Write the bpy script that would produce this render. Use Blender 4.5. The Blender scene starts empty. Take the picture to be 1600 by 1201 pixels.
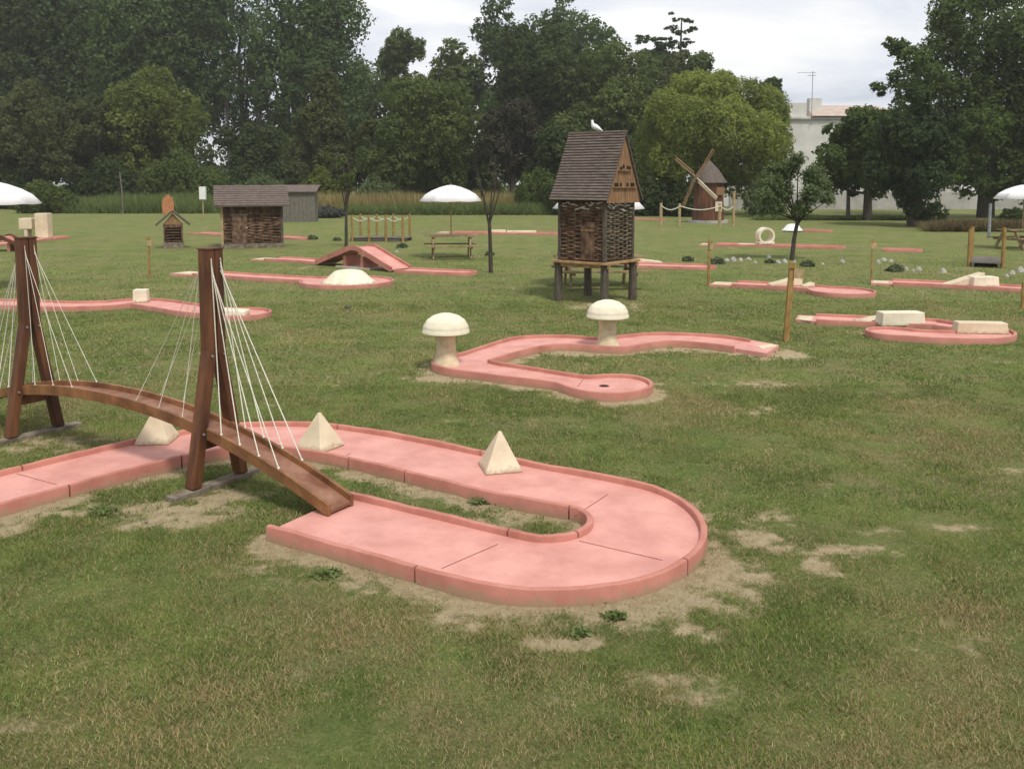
import bpy, math, random
import numpy as np
from mathutils import Vector, Matrix
from mathutils.geometry import tessellate_polygon

# ------------------------------------------------------------------ camera, sky, sun, exposure
FPX, EYE, HOR, CY = 1385.0, 2.55, 285.0, 411.0   # focal length in photo pixels, eye height, horizon row, optical axis row (lens shift)
TH = math.atan((CY - HOR) / FPX)
scene = bpy.context.scene
COL = scene.collection
cam_d = bpy.data.cameras.new('camera')
cam = bpy.data.objects.new('camera', cam_d)
COL.objects.link(cam)
cam.location = (0, 0, EYE)
cam.rotation_euler = (math.pi / 2 - TH, 0, 0)
cam_d.sensor_width = 36
cam_d.lens = 36 * FPX / 1600
cam_d.shift_y = -(600.5 - CY) / 1600
cam_d.clip_end = 3000
scene.camera = cam

SUN_EL, SUN_AZ = math.radians(58), math.radians(155)     # azimuth clockwise from +Y
world = bpy.data.worlds.new('World')
scene.world = world
world.use_nodes = True
wn, wl = world.node_tree.nodes, world.node_tree.links
wn.clear()
sky = wn.new('ShaderNodeTexSky')
sky.sky_type = 'NISHITA'
sky.sun_disc = False
sky.sun_elevation = SUN_EL
sky.sun_rotation = SUN_AZ
sky_s = wn.new('ShaderNodeVectorMath'); sky_s.operation = 'SCALE'; sky_s.inputs[3].default_value = 0.10
wl.new(sky.outputs[0], sky_s.inputs[0])
tc = wn.new('ShaderNodeTexCoord')
mp = wn.new('ShaderNodeMapping'); mp.inputs['Scale'].default_value = (1.3, 1.3, 5.5)
mp.inputs['Location'].default_value = (3.1, 0.4, 1.2)
wl.new(tc.outputs['Generated'], mp.inputs[0])
cn = wn.new('ShaderNodeTexNoise'); cn.inputs['Scale'].default_value = 2.2; cn.inputs['Detail'].default_value = 7
cn.inputs['Roughness'].default_value = 0.55; cn.inputs['Distortion'].default_value = 0.5
wl.new(mp.outputs[0], cn.inputs[0])
cr = wn.new('ShaderNodeValToRGB')
cr.color_ramp.elements[0].position = 0.36; cr.color_ramp.elements[0].color = (0.47, 0.51, 0.59, 1)
cr.color_ramp.elements[1].position = 0.62; cr.color_ramp.elements[1].color = (0.87, 0.865, 0.85, 1)
e = cr.color_ramp.elements.new(0.48); e.color = (0.68, 0.70, 0.755, 1)
wl.new(cn.outputs[0], cr.inputs[0])
cm = wn.new('ShaderNodeMix'); cm.data_type = 'RGBA'; cm.inputs[0].default_value = 0.92
wl.new(sky_s.outputs[0], cm.inputs[6]); wl.new(cr.outputs[0], cm.inputs[7])
bg = wn.new('ShaderNodeBackground'); bg.inputs[1].default_value = 1.0
wo = wn.new('ShaderNodeOutputWorld')
wl.new(cm.outputs[2], bg.inputs[0]); wl.new(bg.outputs[0], wo.inputs[0])

sun_d = bpy.data.lights.new('sun', 'SUN')
sun_d.energy = 2.3
sun_d.angle = math.radians(10)
sun_d.color = (1.0, 0.95, 0.87)
sun = bpy.data.objects.new('sun', sun_d)
COL.objects.link(sun)
sd = Vector((math.sin(SUN_AZ) * math.cos(SUN_EL), math.cos(SUN_AZ) * math.cos(SUN_EL), math.sin(SUN_EL)))
sun.rotation_euler = sd.to_track_quat('Z', 'Y').to_euler()
sun.location = (0, 0, 30)
scene.view_settings.view_transform = 'Standard'
scene.view_settings.look = 'None'
scene.view_settings.exposure = 0.38
scene.view_settings.gamma = 1.0

rnd = random.Random(7)

def G(px, py, z=0.0):
    """ground point seen at a photo pixel, for height z"""
    x = (px - 800) / FPX; y = -(py - CY) / FPX
    d = (x, math.cos(TH) + y * math.sin(TH), -math.sin(TH) + y * math.cos(TH))
    t = (z - EYE) / d[2]
    return (d[0] * t, d[1] * t)

def XH(px, py, d):
    """x and height of the point at distance d (along Y) seen at a photo pixel"""
    x = (px - 800) / FPX; y = -(py - CY) / FPX
    k = d / (math.cos(TH) + y * math.sin(TH))
    return x * k, EYE + (-math.sin(TH) + y * math.cos(TH)) * k

def RM(x, y):
    """ground point measured with an unshifted lens, corrected for the lens shift"""
    t0 = math.atan((600.5 - HOR) / FPX); f = y * math.cos(t0) + EYE * math.sin(t0); u = y * math.sin(t0) - EYE * math.cos(t0)
    return G(800 + FPX * x / f, 600.5 - FPX * u / f)

# ------------------------------------------------------------------ value noise (numpy)
_prm = np.random.RandomState(3).rand(256, 256)
def vnoise(x, y):
    xi = np.floor(x).astype(int); yi = np.floor(y).astype(int)
    fx = x - xi; fy = y - yi
    fx = fx * fx * (3 - 2 * fx); fy = fy * fy * (3 - 2 * fy)
    a = _prm[xi % 256, yi % 256]; b = _prm[(xi + 1) % 256, yi % 256]
    c = _prm[xi % 256, (yi + 1) % 256]; d = _prm[(xi + 1) % 256, (yi + 1) % 256]
    return (a * (1 - fx) + b * fx) * (1 - fy) + (c * (1 - fx) + d * fx) * fy
def fbm(x, y, o=4):
    s = 0; a = 0.5
    for k in range(o):
        s = s + a * vnoise(x * 2 ** k + 17.3 * k, y * 2 ** k + 5.1 * k); a *= 0.5
    return s / (1 - 0.5 ** o)

# ------------------------------------------------------------------ materials
def newmat(name):
    m = bpy.data.materials.new(name); m.use_nodes = True
    n, l = m.node_tree.nodes, m.node_tree.links
    b = n['Principled BSDF']
    return m, n, l, b

def noise_mat(name, c1, c2, scale=8, rough=0.75, stretch=(1, 1, 1), bump=0.2, bscale=None, detail=6, c3=None, lo=0.35, hi=0.65, spec=0.3, bdist=0.01):
    m, n, l, b = newmat(name)
    t = n.new('ShaderNodeTexCoord'); mp = n.new('ShaderNodeMapping'); mp.inputs['Scale'].default_value = stretch
    l.new(t.outputs['Object'], mp.inputs[0])
    ns = n.new('ShaderNodeTexNoise'); ns.inputs['Scale'].default_value = scale; ns.inputs['Detail'].default_value = detail
    ns.inputs['Roughness'].default_value = 0.6
    l.new(mp.outputs[0], ns.inputs[0])
    r = n.new('ShaderNodeValToRGB')
    r.color_ramp.elements[0].position = lo; r.color_ramp.elements[0].color = (*c1, 1)
    r.color_ramp.elements[1].position = hi; r.color_ramp.elements[1].color = (*c2, 1)
    if c3:
        e = r.color_ramp.elements.new((lo + hi) / 2); e.color = (*c3, 1)
    l.new(ns.outputs[0], r.inputs[0]); l.new(r.outputs[0], b.inputs['Base Color'])
    b.inputs['Roughness'].default_value = rough
    b.inputs['Specular IOR Level'].default_value = spec
    if bump:
        n2 = n.new('ShaderNodeTexNoise'); n2.inputs['Scale'].default_value = bscale or scale * 6; n2.inputs['Detail'].default_value = 4
        l.new(mp.outputs[0], n2.inputs[0])
        bp = n.new('ShaderNodeBump'); bp.inputs['Strength'].default_value = bump; bp.inputs['Distance'].default_value = bdist
        l.new(n2.outputs[0], bp.inputs['Height']); l.new(bp.outputs[0], b.inputs['Normal'])
    return m

M = {}
def painted(name, c1, c2, splash):
    m = noise_mat(name, c1, c2, 3.2, .6, bump=.22, bscale=85, detail=9, lo=.32, hi=.62, bdist=.005)
    n, l = m.node_tree.nodes, m.node_tree.links; b = n['Principled BSDF']
    t = n.new('ShaderNodeTexCoord'); src = b.inputs['Base Color'].links[0].from_socket
    def layer(scale, lo, hi, col, amt, src, zmask=False, st=(1, 1, 1)):
        mp = n.new('ShaderNodeMapping'); mp.inputs['Scale'].default_value = st; l.new(t.outputs['Object'], mp.inputs[0])
        q = n.new('ShaderNodeTexNoise'); q.inputs['Scale'].default_value = scale; q.inputs['Detail'].default_value = 9; q.inputs['Roughness'].default_value = .72
        l.new(mp.outputs[0], q.inputs[0]); f = q.outputs[0]
        if zmask:
            sx = n.new('ShaderNodeSeparateXYZ'); l.new(t.outputs['Object'], sx.inputs[0])
            mr = n.new('ShaderNodeMapRange'); mr.inputs[1].default_value = .0; mr.inputs[2].default_value = .075; mr.inputs[3].default_value = .22; mr.inputs[4].default_value = -.12
            l.new(sx.outputs[2], mr.inputs[0]); ad = n.new('ShaderNodeMath'); ad.operation = 'ADD'; l.new(f, ad.inputs[0]); l.new(mr.outputs[0], ad.inputs[1]); f = ad.outputs[0]
        rr = n.new('ShaderNodeMapRange'); rr.inputs[1].default_value = lo; rr.inputs[2].default_value = hi; rr.inputs[3].default_value = 0; rr.inputs[4].default_value = amt
        l.new(f, rr.inputs[0]); x = n.new('ShaderNodeMix'); x.data_type = 'RGBA'; l.new(rr.outputs[0], x.inputs[0]); l.new(src, x.inputs[6]); x.inputs[7].default_value = (*col, 1)
        return x.outputs[2]
    src = layer(28, .58, .72, (c1[0] * .62, c1[1] * .66, c1[2] * .66), .55, src)
    src = layer(9, .56, .74, (.46, .34, .24), .22, src, st=(1, 2.2, 1))
    src = layer(1.1, .50, .70, (c2[0] * 1.06, c2[1] * 1.22, c2[2] * 1.25), .28, src)
    if splash: src = layer(14, .50, .68, (.30, .215, .135), .75, src, True)
    l.new(src, b.inputs['Base Color']); return m
M['floor'] = painted('painted_concrete_floor', (.50, .222, .184), (.63, .312, .262), False)
M['curb'] = painted('painted_concrete_curb', (.36, .135, .100), (.50, .208, .158), True)
M['joint'] = noise_mat('joint_gap', (.20, .08, .06), (.32, .13, .10), 20, .9, bump=0)
M['cream'] = painted('cream_concrete', (.52, .43, .29), (.66, .56, .40), True)
M['cream_pale'] = painted('pale_cream_concrete', (.60, .54, .40), (.75, .69, .53), True)
M['stem'] = noise_mat('cream_concrete_stem', (.50, .40, .25), (.63, .53, .36), 9, .8, bump=.35, bscale=60, bdist=.006)
M['tee'] = noise_mat('grey_tee_mat', (.40, .36, .28), (.55, .50, .40), 14, .9, bump=.2)
M['redwood'] = noise_mat('stained_wood', (.050, .019, .010), (.165, .066, .027), 5, .55, (1.4, 1.4, .25), .5, 45, c3=(.098, .037, .016), spec=.35)
M['railwood'] = noise_mat('stained_rail_wood', (.125, .052, .020), (.29, .135, .055), 5, .5, bump=.3, bscale=40, spec=.4)
M['deckwood'] = noise_mat('worn_deck_wood', (.16, .065, .035), (.30, .16, .105), 5, .6, bump=.3, bscale=40)
M['sleeper'] = noise_mat('weathered_sleeper', (.10, .08, .055), (.24, .20, .15), 8, .9, bump=.5, bscale=50)
M['rope'] = noise_mat('pale_rope', (.50, .48, .38), (.68, .66, .56), 60, .9, bump=.4, bscale=300, bdist=.002)
M['yellowwood'] = noise_mat('yellow_treated_wood', (.20, .12, .035), (.36, .23, .08), 6, .8, (3, 3, 1), .3)
M['post'] = noise_mat('round_treated_post', (.26, .18, .085), (.44, .34, .19), 6, .85, (3, 3, 1), .3)
M['tablewood'] = noise_mat('weathered_pine', (.17, .12, .06), (.34, .25, .135), 6, .85, bump=.3)
M['greywood'] = noise_mat('grey_weathered_wood', (.09, .08, .065), (.20, .18, .15), 8, .9, (4, 4, 1), .5)
M['legwood'] = noise_mat('dark_timber_leg', (.045, .037, .026), (.13, .11, .085), 9, .9, (4, 4, .6), .6)
M['board'] = noise_mat('orange_pine_board', (.16, .085, .042), (.30, .175, .088), 5, .75, (6, 6, .8), .4, 30)
M['platform'] = noise_mat('pine_platform', (.24, .14, .06), (.40, .26, .13), 6, .8, bump=.4)
M['wattle'] = noise_mat('woven_hazel', (.050, .029, .018), (.22, .135, .085), 7, .9, bump=.6, c3=(.12, .072, .044))
M['wattle_grey'] = noise_mat('woven_grey_hazel', (.05, .045, .028), (.20, .175, .12), 7, .9, bump=.6, c3=(.10, .085, .055))
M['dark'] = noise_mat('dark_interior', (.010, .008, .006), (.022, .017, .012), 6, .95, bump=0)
M['white_chink'] = noise_mat('white_chink_light', (.35, .33, .30), (.62, .60, .56), 12, .9, bump=.3)
M['umbrella'] = noise_mat('white_parasol_cloth', (.72, .70, .70), (.80, .78, .78), 3, .85, bump=.05)
M['umbrella'].node_tree.nodes['Principled BSDF'].inputs['Emission Strength'].default_value = 0
M['white'] = noise_mat('white_paint', (.62, .64, .60), (.78, .80, .76), 6, .6, bump=.05)
M['dove'] = noise_mat('white_feathers', (.70, .70, .70), (.84, .84, .83), 20, .8, bump=.3)
M['orange'] = noise_mat('orange_red_board', (.34, .13, .05), (.46, .21, .09), 6, .6, bump=.05)
M['rock'] = noise_mat('pale_limestone', (.24, .23, .20), (.50, .49, .44), 6, .9, bump=.6, bscale=14, bdist=.03)
M['housewall'] = noise_mat('pale_render', (.50, .49, .45), (.62, .61, .57), .6, .9, bump=.1, bscale=20)
M['gardenwall'] = noise_mat('grey_render', (.30, .29, .265), (.42, .405, .37), .8, .9, bump=.2, bscale=10)
M['tile'] = noise_mat('terracotta_tile', (.36, .28, .23), (.50, .40, .34), 2, .8, bump=.4)
M['metal'] = noise_mat('grey_metal', (.16, .17, .18), (.28, .29, .30), 6, .5, bump=0)
M['bark'] = noise_mat('bark', (.030, .024, .018), (.095, .08, .06), 5, .95, (5, 5, .8), .8, 20, bdist=.03)
M['bark_pale'] = noise_mat('pale_bark', (.09, .08, .06), (.20, .18, .14), 6, .95, (5, 5, .8), .6)
M['glass'] = noise_mat('window_glass', (.05, .06, .07), (.09, .10, .12), 2, .15, bump=0)

def shingle_mat(name, c1, c2, rows, axis=2):
    m, n, l, b = newmat(name)
    t = n.new('ShaderNodeTexCoord')
    mp = n.new('ShaderNodeMapping'); mp.inputs['Scale'].default_value = (1.2, 1.2, 9)
    l.new(t.outputs['Object'], mp.inputs[0])
    ns = n.new('ShaderNodeTexNoise'); ns.inputs['Scale'].default_value = 4.5; ns.inputs['Detail'].default_value = 7; ns.inputs['Roughness'].default_value = .7
    l.new(mp.outputs[0], ns.inputs[0])
    r = n.new('ShaderNodeValToRGB')
    r.color_ramp.elements[0].position = .32; r.color_ramp.elements[0].color = (*c1, 1)
    r.color_ramp.elements[1].position = .68; r.color_ramp.elements[1].color = (*c2, 1)
    l.new(ns.outputs[0], r.inputs[0]); l.new(r.outputs[0], b.inputs['Base Color'])
    b.inputs['Roughness'].default_value = .9; b.inputs['Specular IOR Level'].default_value = .15
    w = n.new('ShaderNodeTexWave'); w.bands_direction = 'Z'; w.wave_profile = 'SAW'; w.inputs['Scale'].default_value = rows
    w.inputs['Distortion'].default_value = .6; w.inputs['Detail Scale'].default_value = 6
    l.new(t.outputs['Object'], w.inputs[0])
    bp = n.new('ShaderNodeBump'); bp.inputs['Strength'].default_value = .9; bp.inputs['Distance'].default_value = .03
    l.new(w.outputs['Fac'], bp.inputs['Height']); l.new(bp.outputs[0], b.inputs['Normal'])
    return m
M['shingle'] = shingle_mat('brown_shingles', (.070, .056, .047), (.205, .165, .142), 2.6)
M['shingle_shed'] = shingle_mat('faded_brown_shingles', (.080, .061, .052), (.185, .148, .128), 2.2)

def leaf_mat(name, c1, c2, c3=None, trans=.48):
    m, n, l, b = newmat(name)
    a = n.new('ShaderNodeAttribute'); a.attribute_name = 'tone'
    r = n.new('ShaderNodeValToRGB')
    r.color_ramp.elements[0].position = 0; r.color_ramp.elements[0].color = (*c1, 1)
    r.color_ramp.elements[1].position = 1; r.color_ramp.elements[1].color = (*c2, 1)
    if c3:
        e = r.color_ramp.elements.new(.93); e.color = (*c2, 1)
        r.color_ramp.elements[-1].color = (*c3, 1)
    l.new(a.outputs['Fac'], r.inputs[0]); l.new(r.outputs[0], b.inputs['Base Color'])
    b.inputs['Roughness'].default_value = .65; b.inputs['Specular IOR Level'].default_value = .2
    tr = n.new('ShaderNodeBsdfTranslucent'); l.new(r.outputs[0], tr.inputs[0])
    mx = n.new('ShaderNodeMixShader'); mx.inputs[0].default_value = trans
    o = n['Material Output']
    l.new(b.outputs[0], mx.inputs[1]); l.new(tr.outputs[0], mx.inputs[2]); l.new(mx.outputs[0], o.inputs[0])
    return m
L = {}
L['poplar'] = leaf_mat('poplar_leaves', (0.04, 0.076, 0.022), (0.13, 0.195, 0.054))
L['dark'] = leaf_mat('dark_leaves', (0.034, 0.056, 0.017), (0.098, 0.138, 0.039))
L['mid'] = leaf_mat('mid_green_leaves', (0.06, 0.094, 0.022), (0.16, 0.205, 0.05))
L['brown'] = leaf_mat('brown_green_leaves', (0.054, 0.07, 0.023), (0.138, 0.158, 0.05))
L['yellow'] = leaf_mat('yellow_green_leaves', (0.072, 0.104, 0.02), (0.2, 0.23, 0.045))
L['willow'] = leaf_mat('willow_leaves', (0.095, 0.135, 0.024), (0.31, 0.35, 0.075))
L['purple'] = leaf_mat('purple_leaves', (0.034, 0.034, 0.022), (0.085, 0.078, 0.044))
L['grey'] = leaf_mat('grey_leaves', (0.08, 0.12, 0.045), (0.2, 0.25, 0.105))
L['silver'] = leaf_mat('grey_stems', (.055, .060, .050), (.17, .17, .15))
L['right'] = leaf_mat('broadleaf_leaves', (0.038, 0.068, 0.017), (0.128, 0.182, 0.042))
L['cypress'] = leaf_mat('dense_conifer_leaves', (0.026, 0.048, 0.017), (0.078, 0.118, 0.038))
L['straw'] = leaf_mat('straw_grass', (.20, .18, .06), (.52, .42, .20))
L['tallgreen'] = leaf_mat('tall_green_grass', (.09, .135, .04), (.24, .29, .10))
L['weeds'] = leaf_mat('brown_weeds', (.07, .055, .025), (.24, .19, .09))
L['lavender'] = leaf_mat('lavender_tuft', (.075, .095, .045), (.19, .22, .12))

# ------------------------------------------------------------------ object helpers
def link_obj(name, me, parent=None):
    o = bpy.data.objects.new(name, me); COL.objects.link(o)
    if parent: o.parent = parent
    return o

def tag(o, label=None, cat=None, group=None, kind=None):
    if label: o['label'] = label
    if cat: o['category'] = cat
    if group: o['group'] = group
    if kind: o['kind'] = kind
    return o

def thing(name, label, cat, loc=(0, 0, 0), rz=0, group=None):
    o = bpy.data.objects.new(name, None); COL.objects.link(o)
    o.location = loc; o.rotation_euler = (0, 0, rz); o.empty_display_size = .2
    return tag(o, label, cat, group)

def copy_tree(o, parent=None):
    c = o.copy(); COL.objects.link(c)
    if parent: c.parent = parent
    for ch in list(o.children): copy_tree(ch, c)
    return c

class MB:
    def __init__(s): s.v = []; s.f = []
    def add(s, v, f):
        k = len(s.v); s.v += [tuple(p) for p in v]; s.f += [tuple(i + k for i in q) for q in f]; return s
    def box(s, c, d, rz=0, taper=1.0):
        x, y, z = d[0] / 2, d[1] / 2, d[2] / 2
        vs = []
        for sz in (-1, 1):
            t = taper if sz > 0 else 1
            for sx, sy in ((-1, -1), (1, -1), (1, 1), (-1, 1)):
                px, py = sx * x * t, sy * y * t
                vs.append((c[0] + px * math.cos(rz) - py * math.sin(rz), c[1] + px * math.sin(rz) + py * math.cos(rz), c[2] + sz * z))
        return s.add(vs, [(0, 3, 2, 1), (4, 5, 6, 7), (0, 1, 5, 4), (1, 2, 6, 5), (2, 3, 7, 6), (3, 0, 4, 7)])
    def beam(s, a, b, w, h, side=None):
        a, b = Vector(a), Vector(b); d = (b - a).normalized()
        if side is None:
            side = d.cross(Vector((0, 0, 1)))
            if side.length < 1e-3: side = Vector((1, 0, 0))
        side = Vector(side); side = (side - d * side.dot(d)).normalized(); up = side.cross(d)
        vs = [p + side * (i * w / 2) + up * (j * h / 2) for p in (a, b) for i, j in ((-1, -1), (1, -1), (1, 1), (-1, 1))]
        return s.add(vs, [(0, 1, 2, 3), (4, 7, 6, 5), (0, 4, 5, 1), (1, 5, 6, 2), (2, 6, 7, 3), (3, 7, 4, 0)])
    def tube(s, pts, r, n=6, cap=True):
        pts = [Vector(p) for p in pts]
        rs = r if isinstance(r, (list, tuple)) else [r] * len(pts)
        vs = []; f = []
        for i, p in enumerate(pts):
            d = (pts[min(i + 1, len(pts) - 1)] - pts[max(i - 1, 0)]).normalized()
            ref = Vector((0, 0, 1)) if abs(d.z) < .9 else Vector((1, 0, 0))
            a = d.cross(ref).normalized(); b = d.cross(a)
            for k in range(n):
                t = 2 * math.pi * k / n
                vs.append(p + a * (math.cos(t) * rs[i]) + b * (math.sin(t) * rs[i]))
        for i in range(len(pts) - 1):
            for k in range(n):
                f.append((i * n + k, i * n + (k + 1) % n, (i + 1) * n + (k + 1) % n, (i + 1) * n + k))
        if cap:
            f.append(tuple(range(n - 1, -1, -1))); f.append(tuple((len(pts) - 1) * n + k for k in range(n)))
        return s.add(vs, f)
    def lathe(s, prof, c=(0, 0, 0), n=24, wob=None):
        vs = []; f = []
        for i, (r, z) in enumerate(prof):
            for k in range(n):
                t = 2 * math.pi * k / n
                rr = r * (1 + (wob(t, i) if wob else 0))
                vs.append((c[0] + rr * math.cos(t), c[1] + rr * math.sin(t), c[2] + z))
        for i in range(len(prof) - 1):
            for k in range(n):
                f.append((i * n + k, i * n + (k + 1) % n, (i + 1) * n + (k + 1) % n, (i + 1) * n + k))
        if prof[0][0] > 1e-4: f.append(tuple(range(n - 1, -1, -1)))
        if prof[-1][0] > 1e-4: f.append(tuple((len(prof) - 1) * n + k for k in range(n)))
        return s.add(vs, f)
    def prism(s, poly, z0, z1):
        n = len(poly); vs = [(x, y, z0) for x, y in poly] + [(x, y, z1) for x, y in poly]
        a = sum(poly[i][0] * poly[(i + 1) % n][1] - poly[(i + 1) % n][0] * poly[i][1] for i in range(n))
        tris = tessellate_polygon([[Vector((x, y, 0)) for x, y in poly]])
        f = []
        for t in tris:
            p = [poly[i] for i in t]
            ar = (p[1][0] - p[0][0]) * (p[2][1] - p[0][1]) - (p[2][0] - p[0][0]) * (p[1][1] - p[0][1])
            t = tuple(t) if ar > 0 else tuple(reversed(t))
            f.append(tuple(i + n for i in t)); f.append(tuple(reversed(t)))
        for i in range(n):
            j = (i + 1) % n
            f.append((i, j, j + n, i + n) if a > 0 else (j, i, i + n, j + n))
        return s.add(vs, f)
    def build(s, name, mat, parent=None, loc=None, smooth=None, bevel=0, off=(0, 0, 0)):
        me = bpy.data.meshes.new(name)
        if any(off): s.v = [(x - off[0], y - off[1], z - off[2]) for x, y, z in s.v]
        me.from_pydata(s.v, [], s.f); me.validate(); me.update()
        if smooth is not None:
            me.polygons.foreach_set('use_smooth', [True] * len(me.polygons))
            me.set_sharp_from_angle(angle=math.radians(smooth))
        me.materials.append(mat)
        o = link_obj(name, me, parent)
        if loc is not None: o.location = loc
        if bevel:
            m = o.modifiers.new('bevel', 'BEVEL'); m.width = bevel; m.segments = 2; m.limit_method = 'ANGLE'
        return o

def fast_mesh(name, verts, faces_n, idx, mat, tone=None, parent=None, smooth=False):
    """verts Nx3, idx flat loop indices, faces all with faces_n corners, tone per face"""
    me = bpy.data.meshes.new(name)
    nf = len(idx) // faces_n
    me.vertices.add(len(verts)); me.vertices.foreach_set('co', np.ascontiguousarray(verts, dtype=np.float32).ravel())
    me.loops.add(len(idx)); me.loops.foreach_set('vertex_index', idx.astype(np.int32))
    me.polygons.add(nf); me.polygons.foreach_set('loop_start', np.arange(0, nf * faces_n, faces_n, dtype=np.int32))
    me.update(calc_edges=True)
    if tone is not None:
        at = me.attributes.new('tone', 'FLOAT', 'FACE'); at.data.foreach_set('value', tone.astype(np.float32))
    if smooth: me.polygons.foreach_set('use_smooth', [True] * nf)
    me.materials.append(mat)
    return link_obj(name, me, parent)

# ------------------------------------------------------------------ curves
def catmull(pts, step=.08, closed=False):
    P = [Vector(p) for p in pts]; out = []
    n = len(P)
    for i in range(n - 1):
        p0, p1, p2, p3 = P[max(i - 1, 0)], P[i], P[i + 1], P[min(i + 2, n - 1)]
        k = max(2, int((p2 - p1).length / step))
        for j in range(k):
            t = j / k
            out.append(.5 * ((2 * p1) + (p2 - p0) * t + (2 * p0 - 5 * p1 + 4 * p2 - p3) * t * t + (-p0 + 3 * p1 - 3 * p2 + p3) * t ** 3))
    out.append(P[-1])
    return [(p[0], p[1]) for p in out]

def offset(line, d):
    out = []
    for i, p in enumerate(line):
        a = line[max(i - 1, 0)]; b = line[min(i + 1, len(line) - 1)]
        t = Vector((b[0] - a[0], b[1] - a[1])); t = t.normalized() if t.length > 0 else Vector((1, 0))
        out.append((p[0] - t.y * d, p[1] + t.x * d))
    return out

def lane_outline(center, hw, end_r=None, start_open=True):
    """outline from start-left, round the end, back to start-right"""
    c = catmull(center)
    Lf, Rt = offset(c, hw), offset(c, -hw)
    e = Vector(c[-1]); t = (Vector(c[-1]) - Vector(c[-3])).normalized(); th = math.atan2(t.y, t.x)
    R = end_r or hw
    if end_r:
        Lf = [p for p in Lf if (Vector(p) - e).length > R or Vector((p[0] - e.x, p[1] - e.y)).dot(t) < -R]
        Rt = [p for p in Rt if (Vector(p) - e).length > R or Vector((p[0] - e.x, p[1] - e.y)).dot(t) < -R]
    a = math.pi - math.asin(min(.999, hw / R)) if end_r else math.pi / 2
    n = 26
    arc = [(e.x + R * math.cos(th + a - 2 * a * k / n), e.y + R * math.sin(th + a - 2 * a * k / n)) for k in range(n + 1)]
    if not end_r: Lf = Lf[:-1]; Rt = Rt[:-1]
    return Lf + arc + Rt[::-1]

COURSES = []       # outlines, for keeping grass off the lanes
ZF, ZC, TW = .055, .103, .05

def course(label, outline, tee=None, hole=None, cuts=(), joints=(), joint_w=.006, closed=False, name='minigolf_lane', z=0.0, zc=ZC):
    n = len(outline)
    area = sum(outline[i][0] * outline[(i + 1) % n][1] - outline[(i + 1) % n][0] * outline[i][1] for i in range(n))
    sgn = 1 if area > 0 else -1
    o = outline[0]
    t = thing(name, label, 'mini golf lane', (o[0], o[1], 0), group='pink mini golf lanes on the lawn')
    off = (o[0], o[1], 0)
    inner = offset(outline, TW * sgn)
    mid = offset(outline, TW * .5 * sgn)
    MB().prism(mid, -.03, ZF).build('playing_surface', M['floor'], t, off=off)
    # curb: swept section with softened top corners
    cutset = set()
    for c in cuts:
        cutset.add(min(range(n), key=lambda i: (outline[i][0] - c[0]) ** 2 + (outline[i][1] - c[1]) ** 2))
    mb = MB(); seg = []; segs = []
    for i in range(n):
        seg.append(i)
        if i in cutset and len(seg) > 1: segs.append(seg); seg = [i]
    segs.append(seg)
    for sg in segs:
        vs = []; f = []
        L_ = len(sg)
        for q, i in enumerate(sg):
            po, pi = Vector(outline[i]), Vector(inner[i])
            sh = Vector((0, 0))
            if q == 0 and sg is not segs[0]: sh = (Vector(outline[sg[1]]) - po).normalized() * .006
            if q == L_ - 1 and sg is not segs[-1]: sh = (Vector(outline[sg[-2]]) - po).normalized() * .006
            po = po + sh; pi = pi + sh
            b = .010
            u = (pi - po).normalized() * b
            for (p, zz) in ((po, -.03), (po, zc - b), (po + u * .3, zc - b * .3), (po + u, zc), (pi - u, zc), (pi - u * .3, zc - b * .3), (pi, zc - b), (pi, -.02)):
                vs.append((p.x, p.y, zz))
        for q in range(L_ - 1):
            for k in range(8):
                a0, a1, b0, b1 = q * 8 + k, q * 8 + (k + 1) % 8, (q + 1) * 8 + k, (q + 1) * 8 + (k + 1) % 8
                f.append((a0, b0, b1, a1) if sgn > 0 else (a0, a1, b1, b0))
        f.append(tuple(range(8)) if sgn > 0 else tuple(range(7, -1, -1)))
        e = (L_ - 1) * 8
        f.append(tuple(e + k for k in (range(7, -1, -1) if sgn > 0 else range(8))))
        mb.add(vs, f)
    mb.build('curb', M['curb'], t, smooth=40, off=off)
    for a, b in joints:
        m = MB(); m.beam((a[0], a[1], ZF + .001), (b[0], b[1], ZF + .001), joint_w, .004); m.build('floor_joint', M['joint'], t, off=off)
    if tee:
        m = MB(); m.prism(tee[0], -.03, ZF - .004); m.build('tee_slab', M['floor'] if len(tee) < 3 else tee[2], t, off=off)
        if tee[1]: MB().prism(tee[1], ZF - .004, ZF + .004).build('tee_mat', M['cream'], t, off=off)
    if hole:
        MB().lathe([(.0, .001), (.052, .001), (.056, .004), (.066, .004), (.066, 0)], (hole[0], hole[1], ZF), 20).build('hole_rim', M['joint'], t, off=off)
        MB().lathe([(.0, .006), (.05, .006), (.05, .0)], (hole[0], hole[1], ZF), 20).build('hole', M['dark'], t, off=off)
    COURSES.append(outline)
    if tee: COURSES.append(tee[0])
    return t

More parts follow.
